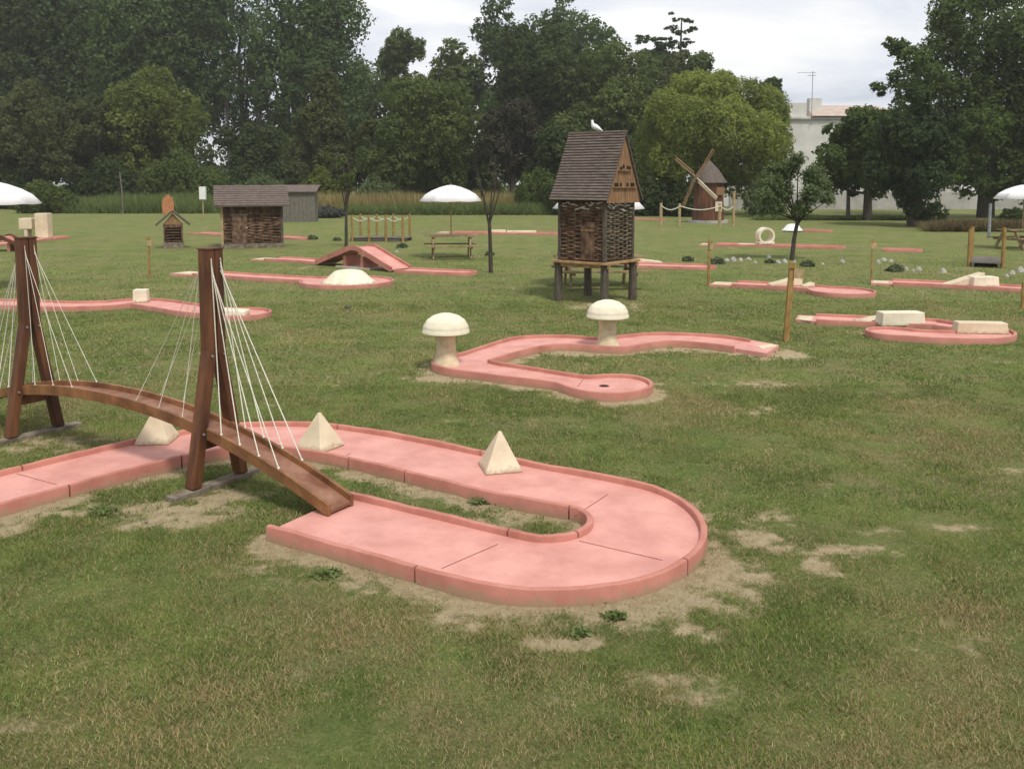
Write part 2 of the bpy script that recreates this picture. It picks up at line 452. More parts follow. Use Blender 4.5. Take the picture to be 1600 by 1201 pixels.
# ================================================================== GROUND
C1c = [(-5.6, 5.15), (-4.95, 6.02), (-4.22, 6.98), (-3.62, 7.78), (-3.22, 8.22), (-2.78, 8.52), (-2.25, 8.56), (-1.75, 8.38), (-1.17, 8.05), (-.38, 7.50), (.10, 7.15)]
C1c = [RM(*p) for p in C1c]
def c1_center():
    c = catmull(C1c, .09)
    (cx, cy), r = RM(.25, 6.25), .74
    ex_, ey_ = RM(-1.57, 6.47)
    a0, a1 = math.radians(54), math.radians(-121)
    arc = [(cx + r * math.cos(a0 + (a1 - a0) * k / 30), cy + r * math.sin(a0 + (a1 - a0) * k / 30)) for k in range(31)]
    e = arc[-1]; st = [(e[0] + (ex_ - e[0]) * k / 16, e[1] + (ey_ - e[1]) * k / 16) for k in range(1, 17)]
    return c + arc[1:] + st
cc = c1_center()
c1_out = offset(cc, .435) + offset(cc, -.435)[::-1]
# smoothing of the polyline's small kinks
def relax(l, k=2):
    for _ in range(k):
        l = [l[0]] + [((l[i - 1][0] + 2 * l[i][0] + l[i + 1][0]) / 4, (l[i - 1][1] + 2 * l[i][1] + l[i + 1][1]) / 4) for i in range(1, len(l) - 1)] + [l[-1]]
    return l
n_ = len(cc)
c1_left, c1_right = relax(offset(cc, .435), 3), relax(offset(cc, -.435), 3)
# the lane is open at both ends: order left side start..end then right side back
c2px = [(1173, 529), (1124, 522.5), (1058.6, 518.7), (1012, 518.7), (973, 522.6), (934.6, 526), (888, 522.6), (849, 522.6), (810, 524.5), (783, 530), (748.5, 540.8), (717.5, 550.6),
        (690, 556), (676, 561), (674, 567), (684, 572), (706, 576.4), (744.6, 581.5), (795, 588), (841.5, 593), (870, 597.5), (888, 604), (915, 610.5), (950, 613.5), (989, 612), (1012, 606.7),
        (1021, 599.7), (1016, 592.3), (999, 586.5), (973, 583.4), (946, 583.4), (919, 585.0), (900, 583), (872.5, 578.8), (841.5, 573.7), (806.6, 568.5), (783, 565), (767, 561.5)]
c2px2 = [(767, 561.5), (783, 556.5), (802.8, 550.5), (833.8, 542.7), (857, 538.5), (888, 537), (934.6, 540), (973, 541.5), (1000, 538), (1027.6, 533.5), (1058.6, 532), (1105, 535.7), (1146, 540.7)]
c2_out = catmull([G(x, y, ZC) for x, y in c2px], .1) + catmull([G(x, y, ZC) for x, y in c2px2], .1)[1:]

dirt_px = [  # x, y, rx, ry (photo pixels), strength
    (980, 945, 170, 30, 1.0), (880, 1000, 70, 12, .7), (1100, 900, 90, 34, 1.0), (1090, 985, 60, 18, .8), (780, 950, 110, 28, .9), (600, 905, 120, 24, .75), (440, 862, 70, 26, .8),
    (1190, 842, 52, 16, .8), (1290, 885, 40, 13, .7), (1370, 830, 36, 6, .7), (1210, 805, 30, 16, .7), (1500, 825, 45, 5, .7), (1330, 860, 90, 10, .6),
    (270, 800, 90, 22, .95), (120, 800, 60, 14, .8), (20, 822, 60, 16, .9), (800, 800, 80, 16, .8), (690, 770, 70, 10, .55), (330, 775, 60, 14, .8),
    (70, 690, 80, 14, .8), (1200, 552, 50, 9, .9), (880, 550, 70, 5, .8), (1060, 545, 60, 5, .7), (700, 592, 60, 5, .8), (960, 622, 60, 4, .7), (1240, 930, 60, 8, .4),
    (1180, 640, 60, 14, .38), (1180, 600, 80, 8, .3), (1360, 520, 50, 4, .5), (1050, 1060, 90, 14, .35), (1440, 970, 70, 10, .4), (1100, 1090, 90, 14, .3), (60, 1130, 90, 12, .3),
    (1560, 735, 50, 6, .4), (950, 478, 60, 7, .6)]
def dirt_mask(x, y):
    f = y * math.cos(TH) + EYE * math.sin(TH); u = y * math.sin(TH) - EYE * math.cos(TH)
    px = 800 + FPX * x / np.maximum(f, .5); py = CY - FPX * u / np.maximum(f, .5)
    m = np.zeros_like(x)
    n1 = fbm(x * 2.6, y * 2.6, 4) - .5
    for (a, b, rx, ry, s) in dirt_px:
        gx, gy = G(a, b)
        ex = rx * (gy / FPX) ; ey = abs(G(a, b - ry)[1] - G(a, b + ry)[1]) / 2
        q = np.sqrt(((x - gx) / ex) ** 2 + ((y - gy) / ey) ** 2)
        m = np.maximum(m, s * np.clip(1.35 - q * .85, 0, 1))
    n3 = fbm(x * 9 + 3, y * 9, 4) - .5
    return np.clip(m + (n1 * 1.5 + n3 * 2.0) * np.clip(m * 1.8, 0, 1), 0, 1)
def near_line(x, y, line, w):
    L_ = np.array(line)[::2]
    d = np.full(x.shape, 9.)
    box = (x > L_[:, 0].min() - w) & (x < L_[:, 0].max() + w) & (y > L_[:, 1].min() - w) & (y < L_[:, 1].max() + w)
    if box.any():
        xs, ys = x[box], y[box]; dd = np.full(xs.shape, 9.)
        for p in L_: dd = np.minimum(dd, np.hypot(xs - p[0], ys - p[1]))
        d[box] = dd
    return np.clip(1 - d / w, 0, 1)
c1_full = c1_left + c1_right[::-1]
def full_dirt(x, y):
    m = dirt_mask(x, y)
    n2 = fbm(x * 4.5 + 9, y * 4.5, 3)
    halo = np.maximum(near_line(x, y, c1_full, .34), near_line(x, y, c2_out, .34))
    m = np.maximum(m, np.clip(halo * 1.25 + (n2 - .62) * 1.6, 0, .9))
    return m

def axis(fine0, fine1, step, lim0, lim1, g=1.16):
    a = list(np.arange(fine0, fine1, step)); s = step; v = a[-1]
    while v < lim1: s *= g; v += s; a.append(v)
    s = step; v = a[0]; b = []
    while v > lim0: s *= g; v -= s; b.append(v)
    return np.array(b[::-1] + a)
gx_ = axis(-7.5, 7.5, .06, -500, 500); gy_ = axis(3.0, 15.5, .06, -120, 900)
X, Y = np.meshgrid(gx_, gy_)
D = full_dirt(X.ravel(), Y.ravel())
nearm = np.clip((40 - np.abs(Y.ravel())) / 30, 0, 1)
Z = (fbm(X.ravel() * 1.3, Y.ravel() * 1.3, 3) - .5) * .03 * nearm + (fbm(X.ravel() * 9, Y.ravel() * 9, 2) - .5) * .012 * nearm - .004
V = np.stack([X.ravel(), Y.ravel(), Z], 1)
nx, ny = len(gx_), len(gy_)
i0 = (np.arange(ny - 1)[:, None] * nx + np.arange(nx - 1)[None, :]).ravel()
idx = np.stack([i0, i0 + 1, i0 + nx + 1, i0 + nx], 1).ravel()

def ground_material():
    m, n, l, b = newmat('lawn_ground')
    t = n.new('ShaderNodeTexCoord')
    def noise(s, d=5, r=.6, st=(1, 1, 1)):
        mp = n.new('ShaderNodeMapping'); mp.inputs['Scale'].default_value = st; l.new(t.outputs['Object'], mp.inputs[0])
        q = n.new('ShaderNodeTexNoise'); q.inputs['Scale'].default_value = s; q.inputs['Detail'].default_value = d; q.inputs['Roughness'].default_value = r
        l.new(mp.outputs[0], q.inputs[0]); return q
    def ramp(src, stops):
        r = n.new('ShaderNodeValToRGB'); els = r.color_ramp.elements
        els[0].position, els[0].color = stops[0][0], (*stops[0][1], 1)
        els[1].position, els[1].color = stops[-1][0], (*stops[-1][1], 1)
        for p, c in stops[1:-1]: e = els.new(p); e.color = (*c, 1)
        l.new(src, r.inputs[0]); return r
    def mix(f, a, b_):
        x = n.new('ShaderNodeMix'); x.data_type = 'RGBA'
        if isinstance(f, float): x.inputs[0].default_value = f
        else: l.new(f, x.inputs[0])
        l.new(a, x.inputs[6]); l.new(b_, x.inputs[7]); return x.outputs[2]
    big = noise(.30, 7, .65); mid = noise(1.7, 6, .65); fine = noise(48, 8, .85); speck = noise(11, 5, .7)
    g1 = ramp(fine.outputs[0], [(.36, (.032, .056, .014)), (.50, (.115, .160, .042)), (.64, (.26, .30, .105))])
    g2 = ramp(speck.outputs[0], [(.30, (.052, .10, .022)), (.50, (.125, .17, .045)), (.72, (.25, .25, .105))])
    grass = mix(.5, g1.outputs[0], g2.outputs[0])
    pat = noise(.8, 8, .7, (1, 1.0, 1)); pr = ramp(pat.outputs[0], [(.33, (.66, .72, .60)), (.5, (1.0, 1.0, .95)), (.68, (1.38, 1.22, 1.15))])
    pm = n.new('ShaderNodeMix'); pm.data_type = 'RGBA'; pm.blend_type = 'MULTIPLY'; pm.inputs[0].default_value = 1
    l.new(grass, pm.inputs[6]); l.new(pr.outputs[0], pm.inputs[7]); grass = pm.outputs[2]
    dryc = ramp(fine.outputs[0], [(.34, (.085, .070, .03)), (.5, (.21, .175, .085)), (.66, (.40, .325, .18))])
    dm = ramp(mid.outputs[0], [(.40, (.08, .08, .08)), (.61, (.82, .82, .82))])
    dm2 = ramp(big.outputs[0], [(.36, (.22, .22, .22)), (.58, (1, 1, 1))])
    mul = n.new('ShaderNodeMix'); mul.data_type = 'RGBA'; mul.blend_type = 'MULTIPLY'; mul.inputs[0].default_value = 1
    l.new(dm.outputs[0], mul.inputs[6]); l.new(dm2.outputs[0], mul.inputs[7])
    grass = mix(mul.outputs[2], grass, dryc.outputs[0])
    a = n.new('ShaderNodeAttribute'); a.attribute_name = 'dirt'
    sp = n.new('ShaderNodeMath'); sp.operation = 'MULTIPLY_ADD'; l.new(speck.outputs[0], sp.inputs[0]); sp.inputs[1].default_value = 1.3; sp.inputs[2].default_value = -.65
    sp2 = n.new('ShaderNodeMath'); sp2.operation = 'ADD'; l.new(a.outputs['Fac'], sp2.inputs[0]); l.new(sp.outputs[0], sp2.inputs[1])
    dr = ramp(sp2.outputs[0], [(.22, (0, 0, 0)), (.66, (1, 1, 1))])
    dirt = ramp(speck.outputs[0], [(.3, (.24, .18, .10)), (.5, (.41, .33, .20)), (.7, (.56, .465, .30))])
    grit = noise(120, 4, .8); gr = ramp(grit.outputs[0], [(.36, (.15, .115, .06)), (.50, (.36, .285, .165)), (.62, (.56, .47, .31))])
    dirt2 = mix(.45, dirt.outputs[0], gr.outputs[0])
    out = mix(dr.outputs[0], grass, dirt2)
    l.new(out, b.inputs['Base Color'])
    b.inputs['Roughness'].default_value = .95; b.inputs['Specular IOR Level'].default_value = .1
    bp = n.new('ShaderNodeBump'); bp.inputs['Strength'].default_value = .8; bp.inputs['Distance'].default_value = .03
    l.new(fine.outputs[0], bp.inputs['Height']); l.new(bp.outputs[0], b.inputs['Normal'])
    return m
M['ground'] = ground_material()
lawn = fast_mesh('lawn', V, 4, idx, M['ground'], smooth=True)
at = lawn.data.attributes.new('dirt', 'FLOAT', 'POINT'); at.data.foreach_set('value', D.astype(np.float32))
tag(lawn, kind='structure')

# ================================================================== MINI GOLF LANES
def near_pts(px, py, z=ZF): return G(px, py, z)
# both ends open: build the curb as two runs by routing the outline and dropping the end crossing
def open_course(label, left, right, cuts=(), joints=()):
    t = thing('minigolf_lane', label, 'mini golf lane', (left[0][0], left[0][1], 0), group='pink mini golf lanes on the lawn')
    off = (left[0][0], left[0][1], 0)
    poly = left + right[::-1]
    fl = offset(left, -.02) + offset(right, .02)[::-1]
    # floor as a ribbon of quads
    mb = MB(); vs = []; f = []
    a, b = offset(left, -.02), offset(right, .02)
    for p, q in zip(a, b): vs += [(p[0], p[1], ZF), (q[0], q[1], ZF), (p[0], p[1], -.03), (q[0], q[1], -.03)]
    for i in range(len(a) - 1):
        k = i * 4; f += [(k, k + 1, k + 5, k + 4), (k + 2, k + 6, k + 7, k + 3)]
    f += [(0, 2, 3, 1), (len(vs) - 4, len(vs) - 3, len(vs) - 1, len(vs) - 2)]
    mb.add(vs, f); mb.build('playing_surface', M['floor'], t, off=off)
    for line, sg in ((left, -1), (right, 1)):
        inner = offset(line, TW * sg)
        cs = sorted(min(range(len(line)), key=lambda i: (line[i][0] - c[0]) ** 2 + (line[i][1] - c[1]) ** 2) for c in cuts
                    if min((line[i][0] - c[0]) ** 2 + (line[i][1] - c[1]) ** 2 for i in range(len(line))) < .09 ** 2 * 4)
        bounds = [0] + cs + [len(line) - 1]
        mb = MB()
        for s_, e_ in zip(bounds[:-1], bounds[1:]):
            if e_ <= s_: continue
            vs = []; f = []
            for i in range(s_, e_ + 1):
                po, pi = Vector(line[i]), Vector(inner[i]); sh = Vector((0, 0))
                if i == s_ and s_ > 0: sh = (Vector(line[i + 1]) - po).normalized() * .007
                if i == e_ and e_ < len(line) - 1: sh = (Vector(line[i - 1]) - po).normalized() * .007
                po += sh; pi += sh; bv = .012; u = (pi - po).normalized() * bv
                wob = .0025 * math.sin(i * .9) + .002 * math.sin(i * 2.3)
                for (p, zz) in ((po, -.03), (po, ZC - bv), (po + u * .3, ZC - bv * .3), (po + u, ZC), (pi - u, ZC), (pi - u * .3, ZC - bv * .3), (pi, ZC - bv), (pi, -.02)):
                    vs.append((p.x, p.y, zz + (wob if zz > 0 else 0)))
            L_ = e_ - s_ + 1
            for q in range(L_ - 1):
                for k in range(8):
                    a0, a1, b0, b1 = q * 8 + k, q * 8 + (k + 1) % 8, (q + 1) * 8 + k, (q + 1) * 8 + (k + 1) % 8
                    f.append((a0, b0, b1, a1) if sg > 0 else (a0, a1, b1, b0))
            f.append(tuple(range(8)) if sg > 0 else tuple(range(7, -1, -1)))
            e = (L_ - 1) * 8
            f.append(tuple(e + k for k in (range(7, -1, -1) if sg > 0 else range(8))))
            mb.add(vs, f)
        mb.build('curb', M['curb'], t, smooth=40, off=off)
    for a, b in joints:
        m = MB(); m.beam((a[0], a[1], ZF + .001), (b[0], b[1], ZF + .001), .0055, .004); m.build('floor_joint', M['joint'], t, off=off)
    COURSES.append(poly)
    return t
open_course('large foreground pink lane with a U-bend, running under the rope bridge', c1_left, c1_right,
    cuts=[G(655, 888, ZC), G(1072, 868, ZC), G(752, 707, ZC), G(545, 658, ZC), G(790, 836, ZC), G(897, 828, ZC), G(545, 713, ZC), G(632, 733, ZC), G(878, 797, ZC), G(22, 728, ZC), G(118, 758, ZC), G(285, 716, ZC)],
    joints=[(G(690, 888, ZF), G(778, 850, ZF)), (G(905, 845, ZF), G(1035, 875, ZF)), (G(26, 740, ZF), G(88, 757, ZF)), (G(898, 806, ZF), G(950, 772, ZF)), (G(533, 716, ZF), G(548, 708, ZF))])
course('pink zigzag lane carrying the two cream mushrooms', c2_out,
    tee=([G(1146, 545, .04), G(1198, 553, .04), G(1217, 540, .04), G(1174, 532, .04)], [G(1183, 541, .05), G(1190, 545, .05), G(1215, 541, .05), G(1206, 538, .05)]),
    hole=G(944, 603, ZF), joints=[(G(902, 604, ZF), G(915, 589, ZF))])

def pxlane(label, pts, hw=.43, R=None, hole=None, teepx=None, flip=False):
    c = [G(x, y, ZF) for x, y in pts]
    out = lane_outline(c, hw, R)
    tee = None
    if teepx:
        a = Vector(c[0]); d = (Vector(c[0]) - Vector(c[1])).normalized(); nrm = Vector((-d.y, d.x))
        ln = teepx; q = [a + nrm * (hw - .06), a + nrm * (hw - .06) + d * ln, a - nrm * (hw - .06) + d * ln, a - nrm * (hw - .06)]
        q2 = [a + nrm * (hw - .14) + d * .1, a + nrm * (hw - .14) + d * (ln - .05), a - nrm * (hw - .14) + d * (ln - .05), a - nrm * (hw - .14) + d * .1]
        tee = ([tuple(p) for p in q], [tuple(p) for p in q2])
    h = None
    if hole: h = G(hole[0], hole[1], ZF)
    return course(label, out, tee, h)
pxlane('wavy pink lane on the left with a small cream block, seen between the bridge pylons', [(-60, 473), (40, 476), (96, 478), (160, 477), (215, 473), (262, 478), (311, 486), (374, 490.5)], .43, .60)
pxlane('straight pink lane ending in a wide circle with the cream dome', [(318, 427.5), (380, 431.5), (430, 434.5), (542, 440.5)], .42, 1.18, teepx=.9)
pxlane('pink lane leading up to the left foot of the red ramp', [(425, 404.5), (470, 406.5), (500, 409)], .42, teepx=.6)
pxlane('pink lane running off the right foot of the red ramp', [(628, 422), (680, 424.5), (722, 426)], .42)
pxlane('narrow far pink lane behind the middle parasol', [(706, 363), (780, 364), (872, 365)], .45, teepx=.7)
pxlane('pink lane beside the right leg of the dovecote', [(985, 414), (1050, 416), (1092, 417)], .5)
pxlane('pink lane with the cream ring standing on it', [(1118, 381.5), (1200, 383.5), (1302, 386)], .45, teepx=.6)
pxlane('pink lane ending in a small circle, with a cream wedge midway', [(1148, 443.5), (1200, 446), (1262, 450), (1315, 456)], .42, .74, teepx=.55)
def c10():
    far = [G(1275, 498, ZF), G(1330, 500.5, ZF), G(1400, 503.5, ZF), G(1470, 507, ZF)]
    e = G(1497, 508.5, ZF); b = G(1497, 526.5, ZF)
    cx, cy = (e[0] + b[0]) / 2 - .08, (e[1] + b[1]) / 2; r = (e[1] - b[1]) / 2
    arc = [(cx + r * .9 * math.sin(math.pi * k / 8), cy + r * math.cos(math.pi * k / 8)) for k in range(9)]
    near = [G(1450, 525, ZF), G(1398, 521, ZF)]
    return lane_outline(far + arc + near, .40, .46)
course('pink U-shaped lane at the right with two long cream blocks', c10(), tee=([G(1275, 494, .04), G(1275, 503, .04), G(1243, 500, .04), G(1247, 493, .04)], [G(1270, 495, .05), G(1268, 502, .05), G(1247, 499.5, .05), G(1250, 494, .05)]))
pxlane('long pink lane at the right edge below the footbridge', [(1395, 441), (1470, 444), (1560, 449), (1660, 455)], .42, teepx=.5)
pxlane('far pink lane at the left edge with the cream gateway', [(-70, 389), (0, 381), (50, 375.5), (92, 371)], .45)
pxlane('small far lane with the white dome, behind the young leafy tree', [(1228, 359), (1290, 361)], .35)
pxlane('short pale lane lying beyond the rocks on the right', [(1380, 390), (1428, 391)], .30)
pxlane('far pink lane passing behind the brown shed', [(305, 364), (400, 368), (470, 372)], .45)
pxlane('faint far lane between the dovecote and the windmill', [(985, 342), (1030, 343)], .5)

# ------------------------------------------------------------------ obstacles on the lanes
def obst(mb, name, label, cat, mat, loc, rz=0, group=None, smooth=None, bevel=.01):
    o = mb.build(name, mat, None, smooth=smooth, bevel=bevel); o.location = loc; o.rotation_euler = (0, 0, rz)
    return tag(o, label, cat, group)
def pyramid(px, py, label, w=.325, h=.33, rz=0.):
    x, y = G(px, py, ZF)
    mb = MB(); b = w / 2; t = .012
    mb.add([(-b, -b, 0), (b, -b, 0), (b, b, 0), (-b, b, 0), (-b, -b, .012), (b, -b, .012), (b, b, .012), (-b, b, .012), (-t, -t, h), (t, -t, h), (t, t, h), (-t, t, h)],
           [(0, 3, 2, 1)] + [(i, (i + 1) % 4, (i + 1) % 4 + 4, i + 4) for i in range(4)] + [(i + 4, (i + 1) % 4 + 4, (i + 1) % 4 + 8, i + 8) for i in range(4)] + [(8, 9, 10, 11)])
    return obst(mb, 'pyramid_obstacle', label, 'pyramid', M['cream'], (x, y, ZF + .001), rz, 'cream pyramids on the foreground lane', bevel=.006)
pyramid(246, 688, 'cream pyramid partly behind the arched bridge deck', rz=math.radians(2))
pyramid(500, 698, 'cream pyramid in the far bend, seen behind the bridge ropes', rz=math.radians(-32))
pyramid(781, 731, 'cream pyramid standing nearest the U-bend, apex clear against the curb', rz=math.radians(14))

def mushroom(px, py, s, label):
    x, y = G(px, py, ZF)
    t = thing('mushroom_obstacle', label, 'mushroom', (x, y, ZF), group='cream mushrooms on the zigzag lane')
    h = .72 * s
    def wb(tt, i): return .004 * math.sin(5 * tt + i)
    MB().lathe([(.190 * s, 0), (.185 * s, .03), (.150 * s, .10 * s), (.135 * s, .2 * s), (.130 * s, .36 * s), (.135 * s, .47 * s)], n=24).build('stem', M['stem'], t, smooth=50)
    R = .325 * s; z0 = .445 * s
    prof = [(.10 * s, z0 + .03), (R * .9, z0), (R, z0 + .01), (R * 1.0, z0 + .04 * s), (R * .955, z0 + .055 * s)]
    for k in range(1, 13):
        a = math.pi / 2 * k / 12; prof.append((R * .955 * math.cos(a) + (.004 if k % 3 else -.004), z0 + .055 * s + (h - z0 - .055 * s) * math.sin(a)))
    prof[-1] = (0.0, h)
    MB().lathe(prof, n=32, wob=lambda tt, i: (.008 * math.sin(9 * tt + i * 1.7) + .006 * math.sin(17 * tt - i * 2.3)) if i > 4 else 0).build('cap', M['cream_pale'], t, smooth=60)
mushroom(697, 570, 1.0, 'cream domed mushroom at the sharp left corner of the zigzag lane')
mushroom(949, 541, 1.0, 'cream domed mushroom at the back of the zigzag lane, in front of the dovecote')

def block(px, py, w, d, h, label, rz=0, slope=None, name='block_obstacle', cat='block', mat='cream', group=None):
    x, y = G(px, py, ZF)
    mb = MB()
    if slope is None: mb.box((0, 0, h / 2), (w, d, h), taper=.94)
    else:   # wedge: height h1 at the left, h2 at the right
        h1, h2 = slope
        vs = [(-w / 2, -d / 2, 0), (w / 2, -d / 2, 0), (w / 2, d / 2, 0), (-w / 2, d / 2, 0), (-w / 2, -d / 2, h1), (w / 2, -d / 2, h2), (w / 2, d / 2, h2), (-w / 2, d / 2, h1)]
        mb.add(vs, [(0, 3, 2, 1), (4, 5, 6, 7), (0, 1, 5, 4), (1, 2, 6, 5), (2, 3, 7, 6), (3, 0, 4, 7)])
    return obst(mb, name, label, cat, M[mat], (x, y, ZF + .001), rz, group, bevel=.012)
block(221, 472, .29, .22, .27, 'small upright cream block on the wavy left lane', .1, mat='cream_pale')
block(366, 493, .50, .35, .13, 'low cream ramp block inside the round end of the left lane', 0, slope=(.13, .10), cat='ramp', name='ramp_obstacle', mat='cream_pale')
block(1406, 507.5, .78, .30, .235, 'long cream block across the far arm of the right U lane', .05, mat='cream_pale')
block(1357, 502.5, .42, .35, .05, 'flat cream approach slab left of the first long block', .05, slope=(.012, .09), cat='ramp', name='ramp_obstacle')
block(1531, 520, .82, .26, .185, 'long cream block at the U-bend of the right lane', -.12)
block(1535, 447, .64, .35, .235, 'squarish cream block under the footbridge end', .03, mat='cream_pale')
block(1503, 446, .95, .30, .30, 'sloping cream ramp rising to the squarish block', .03, slope=(.02, .32), cat='ramp', name='ramp_obstacle')
block(1226, 446, .75, .35, .2, 'cream wedge on the lane behind the tall yellow marker post', .03, slope=(.03, .24), cat='ramp', name='ramp_obstacle')
block(1261, 448, .26, .3, .1, 'very small cream wedge just before the small circle', .03, slope=(.02, .11), cat='ramp', name='ramp_obstacle')
block(778, 363.5, .8, .35, .14, 'far cream block left on the lane behind the parasol', 0)
block(815, 364, 1.5, .35, .12, 'far flat cream block on the lane left of the dovecote', 0)
block(1014, 411, .75, .5, .12, 'pale block on the lane beside the dovecote leg', .05, slope=(.14, .05), cat='ramp', name='ramp_obstacle')
block(1180, 383, 1.35, .4, .06, 'flat cream mat leading up to the ring', .03, name='mat_obstacle', cat='mat')
# ring
x, y = G(1195, 383.5, ZF)
mb = MB(); R0 = .33
for yy in (0,):
    vs = []; f = []; n = 32; w = .055; dp = .2
    for k in range(n):
        a = 2 * math.pi * k / n
        for (rr, dy) in ((R0, -dp), (R0 - w * 1.4, -dp), (R0 - w * 1.4, dp), (R0, dp)):
            vs.append((rr * math.cos(a), dy, R0 + rr * math.sin(a)))
    for k in range(n):
        for q in range(4): f.append((k * 4 + q, ((k + 1) % n) * 4 + q, ((k + 1) % n) * 4 + (q + 1) % 4, k * 4 + (q + 1) % 4))
    mb.add(vs, f)
mb.add(*(lambda m: (m.v, m.f))(MB().box((0, 0, .05), (.62, .42, .10))))
obst(mb, 'ring_obstacle', 'round cream loop ring standing on the far pink lane', 'ring', M['cream_pale'], (x, y, ZF + .06), .1, smooth=40, bevel=0)
# domes
def dome(px, py, r, h, label, mat, facets=8):
    x, y = G(px, py, ZF)
    mb = MB().lathe([(r, 0), (r * .98, h * .06), (r * .80, h * .28), (r * .62, h * .68), (r * .48, h * .90), (r * .2, h), (0, h * 1.02)], n=facets)
    return obst(mb, 'dome_obstacle', label, 'dome', M[mat], (x, y, ZF + .001), .2, smooth=25, bevel=0)
dome(545, 441.5, .70, .33, 'faceted cream dome filling the wide round lane end', 'cream_pale', 10)
dome(1238, 360, .55, .34, 'small white dome on a far lane behind the young leafy tree', 'white', 12)

# red ramp bridge
def ramp_bridge():
    A = Vector((*G(508, 410, ZF), ZF)); B = Vector((*G(626, 421, ZF), ZF))
    mid = (A + B) / 2; dirv = (B - A); L_ = dirv.length; rz = math.atan2(dirv.y, dirv.x)
    t = thing('ramp_bridge', 'red peaked ramp rising between two pink lanes', 'ramp', (mid.x, mid.y, 0), rz)
    a, b = -L_ / 2, L_ / 2; pk0, pk1, H_ = -.02 * L_, .06 * L_, .60; w = .36
    for nm, (x0, z0, x1, z1) in (('ramp_slope', (a, .06, pk0, H_)), ('ramp_slope', (pk1, H_, b, .06))):
        m = MB(); m.beam((x0, 0, z0), (x1, 0, z1), 2 * w, .05); m.build(nm, M['floor'], t)
        for s_ in (-1, 1):
            m = MB(); m.beam((x0, s_ * w, z0 + .02), (x1, s_ * w, z1 + .02), .05, .15); m.build('side_board', M['curb'], t)
    m = MB(); m.beam((pk0 - .02, 0, H_), (pk1 + .02, 0, H_), 2 * w + .04, .05); m.build('ramp_top', M['floor'], t)
    for s_ in (-1, 1):
        m = MB(); m.beam((pk0, s_ * w, H_ + .02), (pk1, s_ * w, H_ + .02), .05, .15); m.build('side_board', M['curb'], t)
    for xx in (-.42, .38):
        m = MB(); m.box((xx, 0, .18), (.12, .6, .36)); m.build('support', M['curb'], t)
    m = MB(); m.box((0, 0, .015), (1.5, .75, .05)); m.build('base_slab', M['tee'], t)
ramp_bridge()
# dark red ramp at the left edge
def ramp_left():
    x, y = G(4, 392, 0)
    t = thing('ramp_bridge', 'dark red peaked ramp cut by the left photo edge', 'ramp', (x, y, 0), .1)
    m = MB(); m.beam((-1.1, 0, .10), (.1, 0, .52), .8, .07); m.beam((.1, 0, .52), (1.0, 0, .10), .8, .07); m.build('ramp_slope', M['curb'], t)
    for s_ in (-1, 1):
        m = MB(); m.beam((-1.1, s_ * .42, .12), (.1, s_ * .42, .56), .05, .14); m.beam((.1, s_ * .42, .56), (1.0, s_ * .42, .12), .05, .14); m.build('side_board', M['redwood'], t)
    for xx in (-.35, .35):
        m = MB(); m.box((xx, 0, .15), (.1, .6, .3)); m.build('support', M['curb'], t)
ramp_left()
# gateway at far left
x, y = G(62, 374, 0)
t = thing('gateway_obstacle', 'cream two-block gateway on the far left lane', 'gateway', (x, y, ZF), .1)
for (xx, w, z0, h, tp) in ((-.48, .55, .42, .48, 'lintel_block'), (.20, .55, 0, 1.12, 'tall_block')):
    MB().box((xx, 0, z0 + h / 2), (w, .55, h)).build(tp, M['cream'], t, bevel=.02)
MB().box((-.48, 0, .21), (.14, .5, .42)).build('support', M['cream'], t, bevel=.02)

